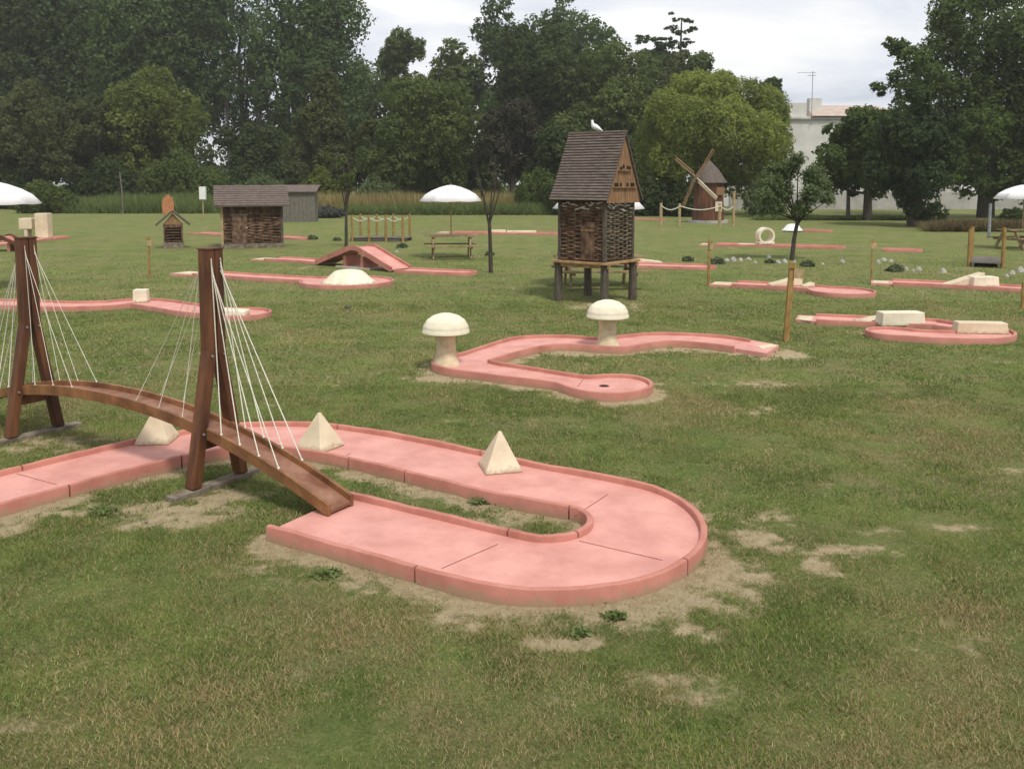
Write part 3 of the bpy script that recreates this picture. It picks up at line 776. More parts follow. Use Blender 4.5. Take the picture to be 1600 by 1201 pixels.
# ================================================================== ROPE BRIDGE (foreground)
def rope_bridge():
    land = Vector((*G(510, 801, .09), 0)); p2 = Vector((*G(55, 680), 0)); p1 = Vector((*G(340, 757), 0))
    mid = (p1 + p2) / 2; d = (p1 - p2).normalized(); rz = math.atan2(d.y, d.x)
    half = (p1 - p2).length / 2; Lh = (land - mid).length
    t = thing('rope_bridge', 'arched red-brown wooden rope bridge hung from two A-frame pylons over the foreground lane', 'bridge', (mid.x, mid.y, 0), rz)
    zp = .10
    H0, z_end = .585, .085
    def zdeck(s):
        u = abs(s) / Lh
        return z_end + (H0 - z_end) * (1 - u ** 2.15)
    N = 48; ss = [-Lh + 2 * Lh * k / N for k in range(N + 1)]
    W = .125
    # deck ribbon
    def ribbon(y0, y1, zlo, zhi):
        mb = MB(); vs = []; f = []
        for s in ss:
            z = zdeck(s); vs += [(s, y0, z + zlo), (s, y1, z + zlo), (s, y1, z + zhi), (s, y0, z + zhi)]
        for i in range(N):
            for k in range(4): f.append((i * 4 + k, i * 4 + (k + 1) % 4, (i + 1) * 4 + (k + 1) % 4, (i + 1) * 4 + k))
        f += [(3, 2, 1, 0), (N * 4, N * 4 + 1, N * 4 + 2, N * 4 + 3)]
        return mb.add(vs, f)
    ribbon(-W + .018, W - .018, -.01, .012).build('deck', M['deckwood'], t, smooth=40)
    for s_ in (-1, 1):
        y0, y1 = sorted((s_ * (W - .016), s_ * (W + .016)))
        ribbon(y0, y1, -.035, .06).build('side_rail', M['railwood'], t, smooth=40, bevel=.003)
    ends = []
    for sx in (-1, 1):
        cx = sx * half
        # ground sleeper
        MB().beam((cx, -.47, .006), (cx, .47, .006), .12, .06, side=(1, 0, 0)).build('base_sleeper', M['sleeper'], t, bevel=.006)
        for s_ in (-1, 1):
            # splayed lower leg and upright upper post cut from one timber
            w, th = .108, .082
            pts = [(s_ * .245, .045), (s_ * (.047), 1.16), (s_ * .043, 2.0)]
            mb = MB(); vs = []; f = []
            for (yy, zz) in pts:
                for (dx, dy) in ((-w / 2, -th / 2), (w / 2, -th / 2), (w / 2, th / 2), (-w / 2, th / 2)):
                    vs.append((cx + dx, yy + dy * (1.03 if zz < 1 else 1), zz))
            for i in range(2):
                for k in range(4): f.append((i * 4 + k, i * 4 + (k + 1) % 4, (i + 1) * 4 + (k + 1) % 4, (i + 1) * 4 + k))
            f += [(3, 2, 1, 0), (8, 9, 10, 11)]
            mb.add(vs, f).build('leg', M['redwood'], t, bevel=.006)
        zb = zdeck(cx) - .085
        MB().beam((cx, -.19, zb), (cx, .19, zb), .07, .09, side=(1, 0, 0)).build('crossbeam', M['redwood'], t, bevel=.004)
        for s_ in (-1, 1):
            for zz, yy in ((zdeck(cx) + .01, .172), (1.12, .062)):
                MB().tube([(cx + .057, s_ * yy, zz), (cx + .068, s_ * yy, zz)], .011, 8).build('bolt', M['metal'], t, smooth=60)
        MB().box((cx, 0, 2.006), (.122, .176, .012)).build('post_cap', M['redwood'], t)
        # ropes
        for direction in (-1, 1):
            for s_ in (-1, 1):
                for q, o_ in enumerate((.22, .44, .66, .88) if direction * sx > 0 else (.24, .52, .80)):
                    zt = 1.93 - .035 * q
                    a = Vector((cx + direction * .062, s_ * .046, zt)); sxx = cx + direction * o_ * (1 if direction * sx > 0 else 1.12)
                    b = Vector((sxx, s_ * (W + .0), zdeck(sxx) + .058))
                    mm = (a + b) / 2 + Vector((0, 0, -.004))
                    MB().tube([a, mm, b.lerp(a, .012), b.lerp(a, .009), b], [q_ * (1 if direction * sx > 0 else .58) for q_ in (.0048, .0048, .0048, .011, .010)], 6).build('rope', M['rope'], t, smooth=60)
    return t
rope_bridge()

# ================================================================== DOVECOTE
def tube_pts(y0, y1, n, f): return [f(y0 + (y1 - y0) * k / n) for k in range(n + 1)]
def dovecote():
    cx, cy = RM(1.86, 19.62)
    phi = math.atan2(-.70, .9)           # direction of the left face (towards the front corner)
    t = thing('dovecote', 'tall wattle dovecote on four timber legs with steep shingle roof', 'dovecote', (cx, cy, 0), phi)
    # local x runs along the left (front) face, local -y is its outward normal; gable ends at +-x
    for sx in (-1, 1):
        for sy in (-1, 1):
            m = MB(); r = .085
            m.tube([(sx * .58, sy * .58, -.05), (sx * .585, sy * .58, .45), (sx * .58, sy * .58, .84)], [.10, .088, .085], 9)
            m.build('leg', M['legwood'], t, smooth=50)
    m = MB()
    for k in range(7): m.box((-.60 + k * .2, 0, .865), (.19, 1.42, .045))
    m.build('platform', M['platform'], t, bevel=.004)
    for s_ in (-1, 1):
        MB().beam((-.70, s_ * .58, .80), (.70, s_ * .58, .80), .08, .08).build('platform_beam', M['platform'], t)
    w = .56; z0, z1 = .90, 2.2
    MB().box((0, 0, (z0 + z1) / 2), (w * 2 - .06, w * 2 - .06, z1 - z0)).build('inner_wall', M['wattle'], t)
    rr = random.Random(5)
    for ax, s_ in (('x', -1), ('x', 1), ('y', 1), ('y', -1)):
        m = MB(); rows = 27
        for k in range(rows):
            zc = z0 + .03 + (z1 - .16 - z0) * k / (rows - 1) + rr.uniform(-.008, .008)
            ph = (k % 2) * math.pi; rad = rr.uniform(.015, .026); dz = rr.uniform(-.02, .02)
            pts = []
            for q in range(17):
                u = -w + 2 * w * q / 16
                wv = .022 * math.sin(u / w * math.pi * 3 + ph)
                z = zc + dz * u / w + rr.uniform(-.006, .006)
                pts.append((u, s_ * (w - .01) + wv, z) if ax == 'x' else (s_ * (w - .01) + wv, u, z))
            m.tube(pts, rad, 5)
        mt = M['wattle_grey'] if (ax == 'y' and s_ == 1) else M['wattle']
        m.build('wattle_panel', mt, t, smooth=60)
        m = MB()
        for q in range(7):
            u = -w + .08 + (2 * w - .16) * q / 6
            p = (u, s_ * (w + .0), 0) if ax == 'x' else (s_ * (w + .0), u, 0)
            m.tube([(p[0], p[1], z0), (p[0], p[1], z1)], .014, 5)
        m.build('stakes', M['wattle'], t, smooth=60)
        # short pale rods imitate daylight showing through chinks under the eaves
        m = MB()
        for q in range(13):
            u = -w + .1 + (2 * w - .2) * q / 12 + rr.uniform(-.03, .03); z = z1 - rr.uniform(.07, .25); l2 = rr.uniform(.04, .11)
            dv = rr.uniform(-.03, .03)
            a = (u - l2, s_ * (w + .026), z - dv); b = (u + l2, s_ * (w + .026), z + dv)
            if ax == 'y': a = (s_ * (w + .026), u - l2, z - dv); b = (s_ * (w + .026), u + l2, z + dv)
            m.tube([a, b], rr.uniform(.008, .017), 5)
        m.build('chink_light', M['white_chink'], t, smooth=60)
    for sx in (-1, 1):
        for sy in (-1, 1):
            MB().box((sx * w, sy * w, (z0 + z1) / 2), (.075, .075, z1 - z0)).build('corner_post', M['legwood'], t, bevel=.005)
    # door on the left face
    d = MB(); 
    for k in range(3): d.box((.05 + k * .115, -w - .035, z0 + .42), (.105, .025, .80))
    door = d.build('door', M['wattle'], t, bevel=.003)
    MB().box((.165, -w - .052, z0 + .65), (.33, .012, .05)).build('door_brace', M['board'], door)
    # roof: two slopes, ridge along x
    e = .70; zr, ze = 3.60, 2.18
    xe = .72
    for s_ in (-1, 1):
        m = MB(); vs = []; f = []
        rows = 24
        for k in range(rows):
            u0, u1 = k / rows, (k + 1) / rows
            def P(u, lift):
                fl = .05 * max(0, (u - .75)) * 4
                return (s_ * (e * u + fl + lift * .9), zr + (ze - zr) * u + lift * .4)
            a, b = P(u0, .004), P(u1, .03)
            c2 = P(u1, -.02); d2 = P(u0, -.02)
            i = len(vs)
            for xx in (-xe, xe):
                vs += [(xx, a[0], a[1]), (xx, b[0], b[1]), (xx, c2[0], c2[1]), (xx, d2[0], d2[1])]
            q = [(0, 1, 5, 4), (1, 2, 6, 5), (2, 3, 7, 6), (3, 0, 4, 7), (3, 2, 1, 0), (4, 5, 6, 7)]
            f += [tuple(i + z for z in (qq if s_ < 0 else qq[::-1])) for qq in q]
        m.add(vs, f).build('roof_slope', M['shingle'], t)
    MB().tube([(-xe - .01, 0, zr + .0), (xe + .01, 0, zr + .0)], .035, 8).build('ridge_cap', M['shingle'], t, smooth=60)
    # gables of vertical boards with flight holes
    for s_ in (-1, 1):
        m = MB(); nb = 9
        for k in range(nb):
            y0 = -.66 + 1.32 * k / nb; y1 = y0 + 1.32 / nb - .006
            def zt(yy): return zr - .04 - (zr - ze - .02) * abs(yy) / .68
            xo = s_ * (.665 + .004 * (k % 2))
            ym = (y0 + y1) / 2
            pts = [(y0, ze - .06), (y1, ze - .06), (y1, max(ze, zt(y1)))] + ([(0, zt(0))] if y0 < 0 < y1 else []) + [(y0, max(ze, zt(y0)))]
            n = len(pts); vs = [(xo - .012, a, b) for a, b in pts] + [(xo + .012, a, b) for a, b in pts]
            f = [tuple(range(n))[::-1], tuple(range(n, 2 * n))] + [(i, (i + 1) % n, (i + 1) % n + n, i + n) for i in range(n)]
            m.add(vs, f)
        gb = m.build('gable', M['board'], t)
        if s_ > 0:
            for (yy, zz) in ((-.13, 2.84), (.13, 2.86), (.22, 2.85), (-.36, 2.50), (-.28, 2.50), (-.14, 2.50), (.14, 2.50), (.30, 2.50), (-.03, 2.88), (.38, 2.50)):
                m = MB(); vs = []; n = 12
                m.tube([(.672, yy, zz), (.684, yy, zz)], .044, 12); m.build('flight_hole', M['dark'], gb)
            for zz in (2.44, 2.79):
                hw = .56 if zz < 2.6 else .3
                MB().box((.70, 0, zz), (.05, 2 * hw * .85, .015)).build('perch', M['board'], gb)
dovecote()

def dove():
    # on the ridge near its left end
    cx, cy = RM(1.86, 19.62); phi = math.atan2(-.70, .9)
    s = -.05; x = cx + math.cos(phi) * s; y = cy + math.sin(phi) * s; z = 3.635
    mb = MB()
    # body: tapered tube from tail to head along -x, tail to the right
    mb.tube([(.175, 0, -.015), (.13, 0, .015), (.06, 0, .06), (0, 0, .10), (-.045, 0, .13), (-.06, 0, .17), (-.062, 0, .20), (-.07, 0, .225), (-.085, 0, .235)],
            [.012, .030, .052, .062, .05, .033, .028, .030, .012], 12)
    o = mb.build('dove', M['dove'], None, smooth=80); o.location = (x, y, z); o.rotation_euler = (0, 0, .1)
    tag(o, 'white dove perched on the dovecote ridge', 'bird')
    MB().tube([(-.10, 0, .238), (-.125, 0, .232)], [.008, .002], 6).build('beak', M['legwood'], o)
    for s_ in (-1, 1):
        MB().tube([(-.01, s_ * .05, .10), (.07, s_ * .056, .05), (.15, s_ * .03, .01)], [.022, .026, .005], 8).build('wing', M['dove'], o, smooth=80)
        MB().tube([(0.0, s_ * .022, .06), (0.0, s_ * .022, .0)], .006, 5).build('foot', M['railwood'], o)
dove()

# ================================================================== SHED, MINI HOUSE, GREY SHED
def shed():
    x, y = G(394, 388); y += 1.0; x = x * (y) / (y - 1.0)
    t = thing('wattle_shed', 'low brown wattle shed with broad shingle roof on a stone plinth', 'shed', (x, y, 0), math.radians(18))
    W, Dp, H_ = 1.12, .9, 1.50
    MB().box((0, 0, .08), (2 * W + .12, 2 * Dp + .12, .20)).build('plinth', M['sleeper'], t, bevel=.01)
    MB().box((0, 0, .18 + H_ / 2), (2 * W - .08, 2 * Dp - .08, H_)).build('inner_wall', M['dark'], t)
    rr = random.Random(9)
    for s_ in (-1, 1):
        for ax in 'xy':
            m = MB(); hw = W if ax == 'x' else Dp; off_ = (Dp if ax == 'x' else W) - .01
            for k in range(24):
                zc = .22 + (H_ - .08) * k / 23
                pts = []
                ph = (k % 2) * math.pi
                for q in range(15):
                    u = -hw + 2 * hw * q / 14; wv = .02 * math.sin(u * 9 + ph)
                    pts.append((u, s_ * off_ + wv, zc + rr.uniform(-.01, .01)) if ax == 'x' else (s_ * off_ + wv, u, zc + rr.uniform(-.01, .01)))
                m.tube(pts, rr.uniform(.022, .034), 5)
            m.build('wattle_panel', M['wattle'], t, smooth=60)
    for sx in (-1, 1):
        for sy in (-1, 1):
            MB().box((sx * W, sy * Dp, .18 + H_ / 2), (.10, .10, H_)).build('corner_post', M['post'] if (sx < 0 and sy < 0) else M['legwood'], t, bevel=.006)
    d = MB()
    for k in range(3): d.box((-.66 + k * .19, -Dp - .05, .18 + .60), (.18, .03, 1.16))
    door = d.build('door', M['wattle'], t)
    MB().box((-.47, -Dp - .07, 1.30), (.66, .03, .06)).build('lintel', M['greywood'], t)
    MB().tube([(-.20, -Dp - .07, .80), (-.20, -Dp - .10, .80)], .02, 8).build('handle', M['white'], door)
    # gable roof, ridge along x
    zr, ze, oy, ox = 2.43, 1.66, 1.22, 1.40
    for s_ in (-1, 1):
        m = MB(); vs = []; f = []
        rows = 9
        for k in range(rows):
            u0, u1 = k / rows, (k + 1) / rows
            a = (s_ * oy * u0, zr + (ze - zr) * u0); b = (s_ * oy * u1, zr + (ze - zr) * u1 + .03)
            i = len(vs)
            for xx in (-ox, ox):
                vs += [(xx, a[0], a[1] + .004), (xx, b[0], b[1]), (xx, b[0], b[1] - .07), (xx, a[0], a[1] - .07)]
            q = [(0, 1, 5, 4), (1, 2, 6, 5), (2, 3, 7, 6), (3, 0, 4, 7), (3, 2, 1, 0), (4, 5, 6, 7)]
            f += [tuple(i + z for z in (qq if s_ < 0 else qq[::-1])) for qq in q]
        m.add(vs, f).build('roof_slope', M['shingle_shed'], t)
    for s_ in (-1, 1):
        vs = [(s_ * (W - .02), -Dp, 1.67), (s_ * (W - .02), Dp, 1.67), (s_ * (W - .02), 0, 2.32)]
        vs += [(a + .03, b, c) for a, b, c in vs]
        MB().add(vs, [(0, 1, 2), (3, 5, 4), (0, 3, 4, 1), (1, 4, 5, 2), (2, 5, 3, 0)]).build('gable', M['board'], t)
shed()
def mini_house():
    x, y = G(267, 388); y += .3
    t = thing('miniature_house', 'miniature dark wooden house with peaked roof on a pale plinth', 'play house', (x, y, 0), math.radians(20))
    MB().box((0, 0, .10), (.78, .72, .24)).build('plinth', M['sleeper'], t, bevel=.01)
    m = MB(); w = .35
    m.box((-w + .03, 0, .58), (.06, .62, .74)); m.box((w - .03, 0, .58), (.06, .62, .74)); m.box((0, .28, .58), (.60, .05, .74)); m.box((0, -.28, .87), (.60, .05, .14))
    m.build('wall', M['wattle'], t, bevel=.004)
    m = MB()
    for k in range(5): m.tube([(-.26, -.27 + (.008 * (k % 2)), .28 + k * .11), (.26, -.27, .28 + k * .11)], .02, 6)
    m.build('slats', M['wattle'], t, smooth=60)
    vs = [(-.36, -.31, .93), (.36, -.31, .93), (0, -.31, 1.36), (-.36, -.27, .93), (.36, -.27, .93), (0, -.27, 1.36)]
    MB().add(vs, [(0, 1, 2), (3, 5, 4), (0, 3, 4, 1), (1, 4, 5, 2), (2, 5, 3, 0)]).build('gable', M['board'], t)
    for s_ in (-1, 1):
        m = MB(); m.beam((0, 0, 1.44), (s_ * .62, 0, .90), .82, .07, side=(0, 1, 0)); m.build('roof_slope', M['shingle'], t)
mini_house()
def grey_shed():
    x, y = G(461, 346); 
    t = thing('grey_shed', 'plain grey weathered shed standing beyond the brown shed', 'shed', (x, y, 0), math.radians(4))
    m = MB()
    for k in range(11): m.box((-1.30 + k * .26, -.8 + .012 * (k % 2), .95), (.25, .04, 1.9))
    m.build('front_wall', M['greywood'], t)
    MB().box((0, 0, .93), (2.8, 1.5, 1.86)).build('wall', M['greywood'], t)
    m = MB(); m.beam((0, -.98, 1.92), (0, .9, 2.35), 3.1, .07, side=(1, 0, 0)); m.build('roof', M['shingle_shed'], t)
grey_shed()

# ================================================================== WINDMILL
def windmill():
    d = 56.6; x, _ = XH(1106, 350, d)
    t = thing('windmill', 'small wooden windmill with a cone roof and four lattice sails', 'windmill', (x, d, 0))
    MB().lathe([(1.25, -.05), (1.25, .16)], n=24).build('base_slab', M['gardenwall'], t)
    m = MB(); n = 22
    for k in range(n):
        a = 2 * math.pi * k / n; r0, r1 = .98, .86
        m.beam((r0 * math.cos(a), r0 * math.sin(a), .14), (r1 * math.cos(a), r1 * math.sin(a), 2.62), .27, .05, side=(-math.sin(a), math.cos(a), 0))
    m.build('tower_wall', M['redwood'], t)
    MB().lathe([(1.16, 2.52), (1.12, 2.60), (.62, 3.35), (0.02, 3.98)], n=18).build('cone_roof', M['shingle'], t, smooth=30)
    MB().box((.45, -.93, 1.05), (.42, .06, .62)).build('window', M['cream'], t)
    MB().box((.55, -.86, 2.0), (.5, .08, .5)).build('upper_window', M['board'], t)
    az = math.radians(180 + 90 - 54.5)        # axis direction, left and towards the camera
    ax = Vector((math.cos(az), math.sin(az), 0)); lat = Vector((-ax.y, ax.x, 0)); up = Vector((0, 0, 1))
    hz = XH(1083, 277, d)[1]
    hub = Vector((0, 0, hz)) + ax * 1.15
    MB().tube([Vector((0, 0, hz)), hub + ax * .08], .09, 10).build('axle', M['board'], t, smooth=60)
    for k, (cx_, cz_) in enumerate(((-25, 27), (25, -31), (20, 45), (-14, -45))):
        # pixel directions turned into the sail plane
        v = (lat * (1 if lat.x > 0 else -1) * (cx_ / .58) + up * cz_).normalized()
        Ln = 2.15; p = v.cross(ax).normalized()
        wdt = .16
        m = MB()
        m.beam(hub, hub + v * Ln, .075, .06, side=p)
        m.beam(hub + v * .35 + p * wdt, hub + v * Ln + p * wdt, .04, .04, side=p)
        for q in range(9):
            c = hub + v * (.35 + (Ln - .37) * q / 8); m.beam(c, c + p * wdt, .035, .03)
        if k == 1: m.beam(hub + v * .4 + p * wdt / 2 - ax * .01, hub + v * Ln + p * wdt / 2 - ax * .01, wdt, .012, side=p)
        m.build('sail', M['platform'] if k != 1 else M['cream'], t)
    MB().tube([(.02, -1.2, .15), (.3, -1.0, .4)], .05, 6)
windmill()

# ================================================================== PARASOLS AND PICNIC TABLES
def parasol_proto(label):
    t = thing('parasol', label, 'parasol', group='white parasols over the picnic tables')
    R = 1.08; n = 8; rim = 1.93; pk = 2.46
    mb = MB(); prof = [(1.0, 0), (.82, .40), (.6, .66), (.35, .86), (.12, .985), (0.0, 1.0)]
    vs = []; f = []; seg = 4
    for (u, h) in prof:
        for k in range(n * seg):
            a = 2 * math.pi * k / (n * seg); q = (k % seg) / seg
            sag = 1 - .09 * math.sin(q * math.pi) * u          # cloth pulled straight between rib ends
            vs.append((R * u * sag * math.cos(a), R * u * sag * math.sin(a), rim + (pk - rim) * h - .02 * math.sin(q * math.pi) * u))
    m_ = n * seg
    for i in range(len(prof) - 1):
        for k in range(m_): f.append((i * m_ + k, i * m_ + (k + 1) % m_, (i + 1) * m_ + (k + 1) % m_, (i + 1) * m_ + k))
    mb.add(vs, f); c = mb.build('canopy', M['umbrella'], t, smooth=12)
    s = c.modifiers.new('solid', 'SOLIDIFY'); s.thickness = .006
    MB().tube([(0, 0, .72), (0, 0, 2.50)], .022, 8).build('pole', M['post'], t, smooth=60)
    for k in range(8):
        a = 2 * math.pi * k / 8
        MB().tube([(0, 0, 2.38), (R * .6 * math.cos(a), R * .6 * math.sin(a), rim + .33), (R * .98 * math.cos(a), R * .98 * math.sin(a), rim - .005)], .007, 4).build('rib', M['metal'], t)
    return t
def table_proto(label):
    t = thing('picnic_table', label, 'picnic table', group='wooden picnic tables')
    m = MB()
    for k in range(5): m.box((0, -.30 + k * .15, .745), (1.8, .14, .04))
    m.build('tabletop', M['tablewood'], t)
    for s_ in (-1, 1):
        m = MB()
        for k in range(2): m.box((0, s_ * (.62 + k * .135), .44), (1.8, .125, .04))
        m.build('bench', M['tablewood'], t)
    for sx in (-1, 1):
        x = sx * .62
        for s_ in (-1, 1):
            m = MB(); m.beam((x, s_ * .66, 0), (x, s_ * .24, .72), .045, .11, side=(1, 0, 0)); m.build('leg', M['tablewood'], t)
        m = MB(); m.beam((x + .045, -.78, .395), (x + .045, .78, .395), .04, .10, side=(1, 0, 0)); m.build('bench_support', M['tablewood'], t)
        m = MB(); m.beam((x + .045, -.36, .70), (x + .045, .36, .70), .04, .09, side=(1, 0, 0)); m.build('top_support', M['tablewood'], t)
    return t
pt = table_proto('picnic table under the middle parasol, beside the thin bare tree')
ps = parasol_proto('white parasol over the middle picnic table, beside the thin bare tree')
spots = [(G(705, 403), .12, None, None),
         (RM(2.16, 22.2), .06, 'picnic table showing behind the dovecote legs', 'white parasol hidden behind the dovecote, only its two tips showing'),
         (G(1596, 389), .3, 'picnic table at the right edge beyond the footbridge', 'white parasol cut by the right photo edge'),
         (RM(-12.6, 21.6), .2, None, 'large white parasol cut by the left photo edge')]
for i, (xy, rz, l1, l2) in enumerate(spots):
    if i != 3:
        o = pt if i == 0 else copy_tree(pt); o.location = (xy[0], xy[1], 0); o.rotation_euler = (0, 0, rz)
        if l1: o['label'] = l1
        if i == 1: o.scale = (1.2, 1.05, 1)
    u = ps if i == 0 else copy_tree(ps); u.location = (xy[0], xy[1], 0); u.rotation_euler = (0, 0, rz + .2)
    if l2: u['label'] = l2
    if i == 1: u.scale = (1.1, 1.1, 1)
    if i == 3:
        u.location.z = .12; u.scale = (1, 1, 1)

# ================================================================== MARKER POSTS, FOOTBRIDGES, ROPE FENCE, SIGNS
def marker(px, by, ty, label, w=.07, board=True, lean=0):
    x, y = G(px, by); h = XH(px, ty, y)[1]
    t = thing('marker_post', label, 'marker post', (x, y, 0), group='yellow wooden lane marker posts')
    MB().box((0, 0, h / 2), (w, w, h), taper=.92).build('post', M['yellowwood'], t, bevel=.004)
    if board:
        MB().box((.09 * w / .07, -w / 2 - .012, h - .17), (.17, .018, .15)).build('number_board', M['post'], t, bevel=.003)
        MB().box((.0, -w / 2 - .010, h - .06), (.13, .02, .05)).build('top_cleat', M['yellowwood'], t)
    t.rotation_euler = (0, lean, 0)
    return t
marker(1228, 533, 410, 'tall yellow-brown marker post by the tee of the mushroom lane', .085, lean=.05)
marker(1107, 446, 374, 'marker post left of the small-circle lane tee', .06)
marker(234, 435, 370, 'thin marker post in front of the miniature house', .05)
marker(1361, 438, 374, 'faint thin marker post by the tee of the right-hand long lane', .035)
marker(1597, 482, 440, 'short dark marker post at the right photo edge', .05, board=False)
def plain_post(name, px, by, ty, label, cat, r, mat, d=None, lean=0):
    x, y = G(px, by) if d is None else (XH(px, by, d)[0], d); h = XH(px, ty, y)[1]
    o = MB().tube([(0, 0, -.05), (0, 0, h * .5), (lean, 0, h)], [r, r * .95, r * .9], 10).build(name, M[mat], None, smooth=50); o.location = (x, y, 0)
    return tag(o, label, cat)
plain_post('grey_post', 192, 334, 268, 'tall pale grey post leaning at the edge of the long grass', 'post', .055, 'greywood', lean=-.12)
# white box on a thin stake
x, y = G(318, 345)
t = thing('white_box_on_stake', 'small white box on a thin stake left of the brown shed', 'meter box', (x, y, 0))
MB().box((0, 0, XH(318, 302, y)[1]), (.42, .25, .85)).build('box', M['white'], t, bevel=.03)
MB().tube([(0, 0, 0), (0, 0, XH(318, 310, y)[1])], .04, 6).build('stake', M['post'], t)
# orange sign board
x, y = G(263, 338)
t = thing('orange_board', 'orange pointed board standing behind the miniature house', 'sign board', (x, y, 0))
s1 = y / FPX
hb, ht = XH(263, 334, y)[1], XH(263, 301, y)[1]
pl = [(-.52, 0), (.52, 0), (.58, .7), (.42, 1.08), (.20, 1.16), (.12, 1.30), (-.10, 1.32), (-.18, 1.18), (-.42, 1.06), (-.58, .7)]
k_ = (ht - hb) / 1.3
m = MB(); n = len(pl); vs = [(a * .8, -.03, hb + b * k_ * .9) for a, b in pl] + [(a * .8, .03, hb + b * k_ * .9) for a, b in pl]
m.add(vs, [tuple(range(n)), tuple(range(2 * n - 1, n - 1, -1))] + [(i, i + n, (i + 1) % n + n, (i + 1) % n) for i in range(n)])
m.build('panel', M['orange'], t)
for s_ in (-1, 1): MB().box((s_ * .32, .06, ht * .4), (.07, .05, ht * .8)).build('leg', M['post'], t)

def footbridge(label, cx, cy, rz, length, width, nposts, hp, mat='yellowwood', deck_z=.14):
    t = thing('footbridge', label, 'footbridge', (cx, cy, 0), rz)
    m = MB(); nb = int(length / .16)
    for k in range(nb): m.box((-length / 2 + (k + .5) * length / nb, 0, deck_z + .02 * math.cos((k / nb - .5) * math.pi)), (length / nb - .012, width, .04))
    m.build('deck', M['greywood'], t)
    for s_ in (-1, 1):
        MB().box((0, s_ * (width / 2 - .06), deck_z - .07), (length, .06, .1)).build('bearer', M['greywood'], t)
        tops = []
        for k in range(nposts):
            x = -length / 2 + .12 + (length - .24) * k / (nposts - 1)
            MB().tube([(x, s_ * (width / 2 + .05), -.02), (x, s_ * (width / 2 + .05), hp)], [.062, .055], 8).build('post', M[mat], t, smooth=50)
            tops.append((x, s_ * (width / 2 + .05), hp - .10))
        pts = []
        for a, b in zip(tops[:-1], tops[1:]):
            for q in range(8):
                u = q / 8; pts.append((a[0] + (b[0] - a[0]) * u, a[1], a[2] - .16 * math.sin(math.pi * u)))
        pts.append(tops[-1])
        MB().tube(pts, .018, 5).build('rope', M['rope'], t, smooth=60)
    return t
x, y = G(1541, 413)
footbridge('yellow-posted footbridge at the right beyond the sloping cream ramp', x, y, math.radians(61), 2.3, .80, 3, 1.12)
x, y = G(596, 376)
footbridge('yellow-posted footbridge behind the red ramp, left of the middle parasol', x, y, math.radians(-8), 2.5, 1.1, 4, 1.15)
# rope fence in front of windmill
def rope_fence():
    d = 52.; posts = [(1033, 317), (1062, 318), (1125, 318), (1147, 300)]
    x0 = XH(1033, 345, d)[0]
    t = thing('rope_fence', 'low rope fence of round posts around the windmill', 'fence', (x0, d, 0))
    tops = []
    for (px, ty) in posts:
        x, h = XH(px, ty, d); MB().tube([(x - x0, 0, -.05), (x - x0, 0, h)], [.09, .085], 8).build('post', M['post'], t, smooth=50); tops.append((x - x0, 0, min(h, XH(px, 322, d)[1])))
    pts = []
    for a, b in zip(tops[:-1], tops[1:]):
        for q in range(8):
            u = q / 8; pts.append((a[0] + (b[0] - a[0]) * u, -.1, a[2] + (b[2] - a[2]) * u - .22 * math.sin(math.pi * u)))
    MB().tube(pts + [tops[-1]], .03, 5).build('rope', M['rope'], t, smooth=60)
rope_fence()

# rocks of the dry stream
def rock(px, py, wpx, label, seed, hk=.55):
    x, y = G(px, py + 2); r = wpx / 2 * y / FPX
    rr = random.Random(seed); mb = MB(); n = 9; vs = []; f = []
    rings = 5
    for i in range(rings):
        a = math.pi / 2 * i / (rings - 1) if i < rings - 1 else math.pi / 2
        for k in range(n):
            th = 2 * math.pi * k / n; q = 1 + rr.uniform(-.22, .18)
            vs.append((r * math.cos(a) * q * math.cos(th), r * .8 * math.cos(a) * q * math.sin(th), -.03 + (r * hk * 1.6 + .03) * math.sin(a) * (1 + rr.uniform(-.12, .12))))
    for i in range(rings - 1):
        for k in range(n): f.append((i * n + k, i * n + (k + 1) % n, (i + 1) * n + (k + 1) % n, (i + 1) * n + k))
    mb.add(vs, f); o = mb.build('rock', M['rock'], None, smooth=28); o.location = (x, y, 0); o.rotation_euler = (0, 0, rr.uniform(0, 3))
    return tag(o, label, 'rock', 'pale rocks lining the dry stream')
RK = [(1136, 406, 12, None), (1146, 406, 14, None), (1157, 406, 10, None), (1170, 404, 12, None), (1180, 409, 9, None),
      (1201, 401, 9, 'lone raised rock left of the young leafy tree'), (1216, 409, 13, None), (1226, 408, 12, None), (1241, 409, 8, 'small rock at the foot of the young leafy tree'), (1285, 411, 9, 'small dull rock right of the dark tuft by the young tree'),
      (1316, 408, 11, 'round white rock alone between young leafy tree and long lane'), (1372, 409, 10, None), (1381, 405, 13, None), (1392, 407, 10, None),
      (1416, 420, 9, None), (1427, 421, 8, None), (1436, 420, 13, 'large white rock left of the lone rock near the footbridge'), (1474, 424, 13, 'lone white rock left of the footbridge'),
      (1573, 430, 10, None), (1582, 426, 13, None), (1594, 423, 14, 'largest pale rock at the right photo edge'), (620, 392, 8, 'small pale rock behind the red ramp'), (1262, 412, 7, None)]
cnt_ = {}
for i, (a, b, w, lb) in enumerate(RK):
    zone = 'short row right of the marker post' if a < 1190 else 'pair of rocks left of the young tree trunk' if a < 1240 else 'row below the dark tuft' if a < 1300 else 'cluster above the long right lane' if a < 1400 else 'small rocks beside the large white rock' if a < 1440 else 'line right of the footbridge'
    cnt_[zone] = cnt_.get(zone, 0) + 1
    rock(a, b, w * .88, lb or ['leftmost', 'second', 'third', 'fourth', 'fifth'][cnt_[zone] - 1] + ' pale rock of the ' + zone, 40 + i, .5 + .15 * (i % 3))

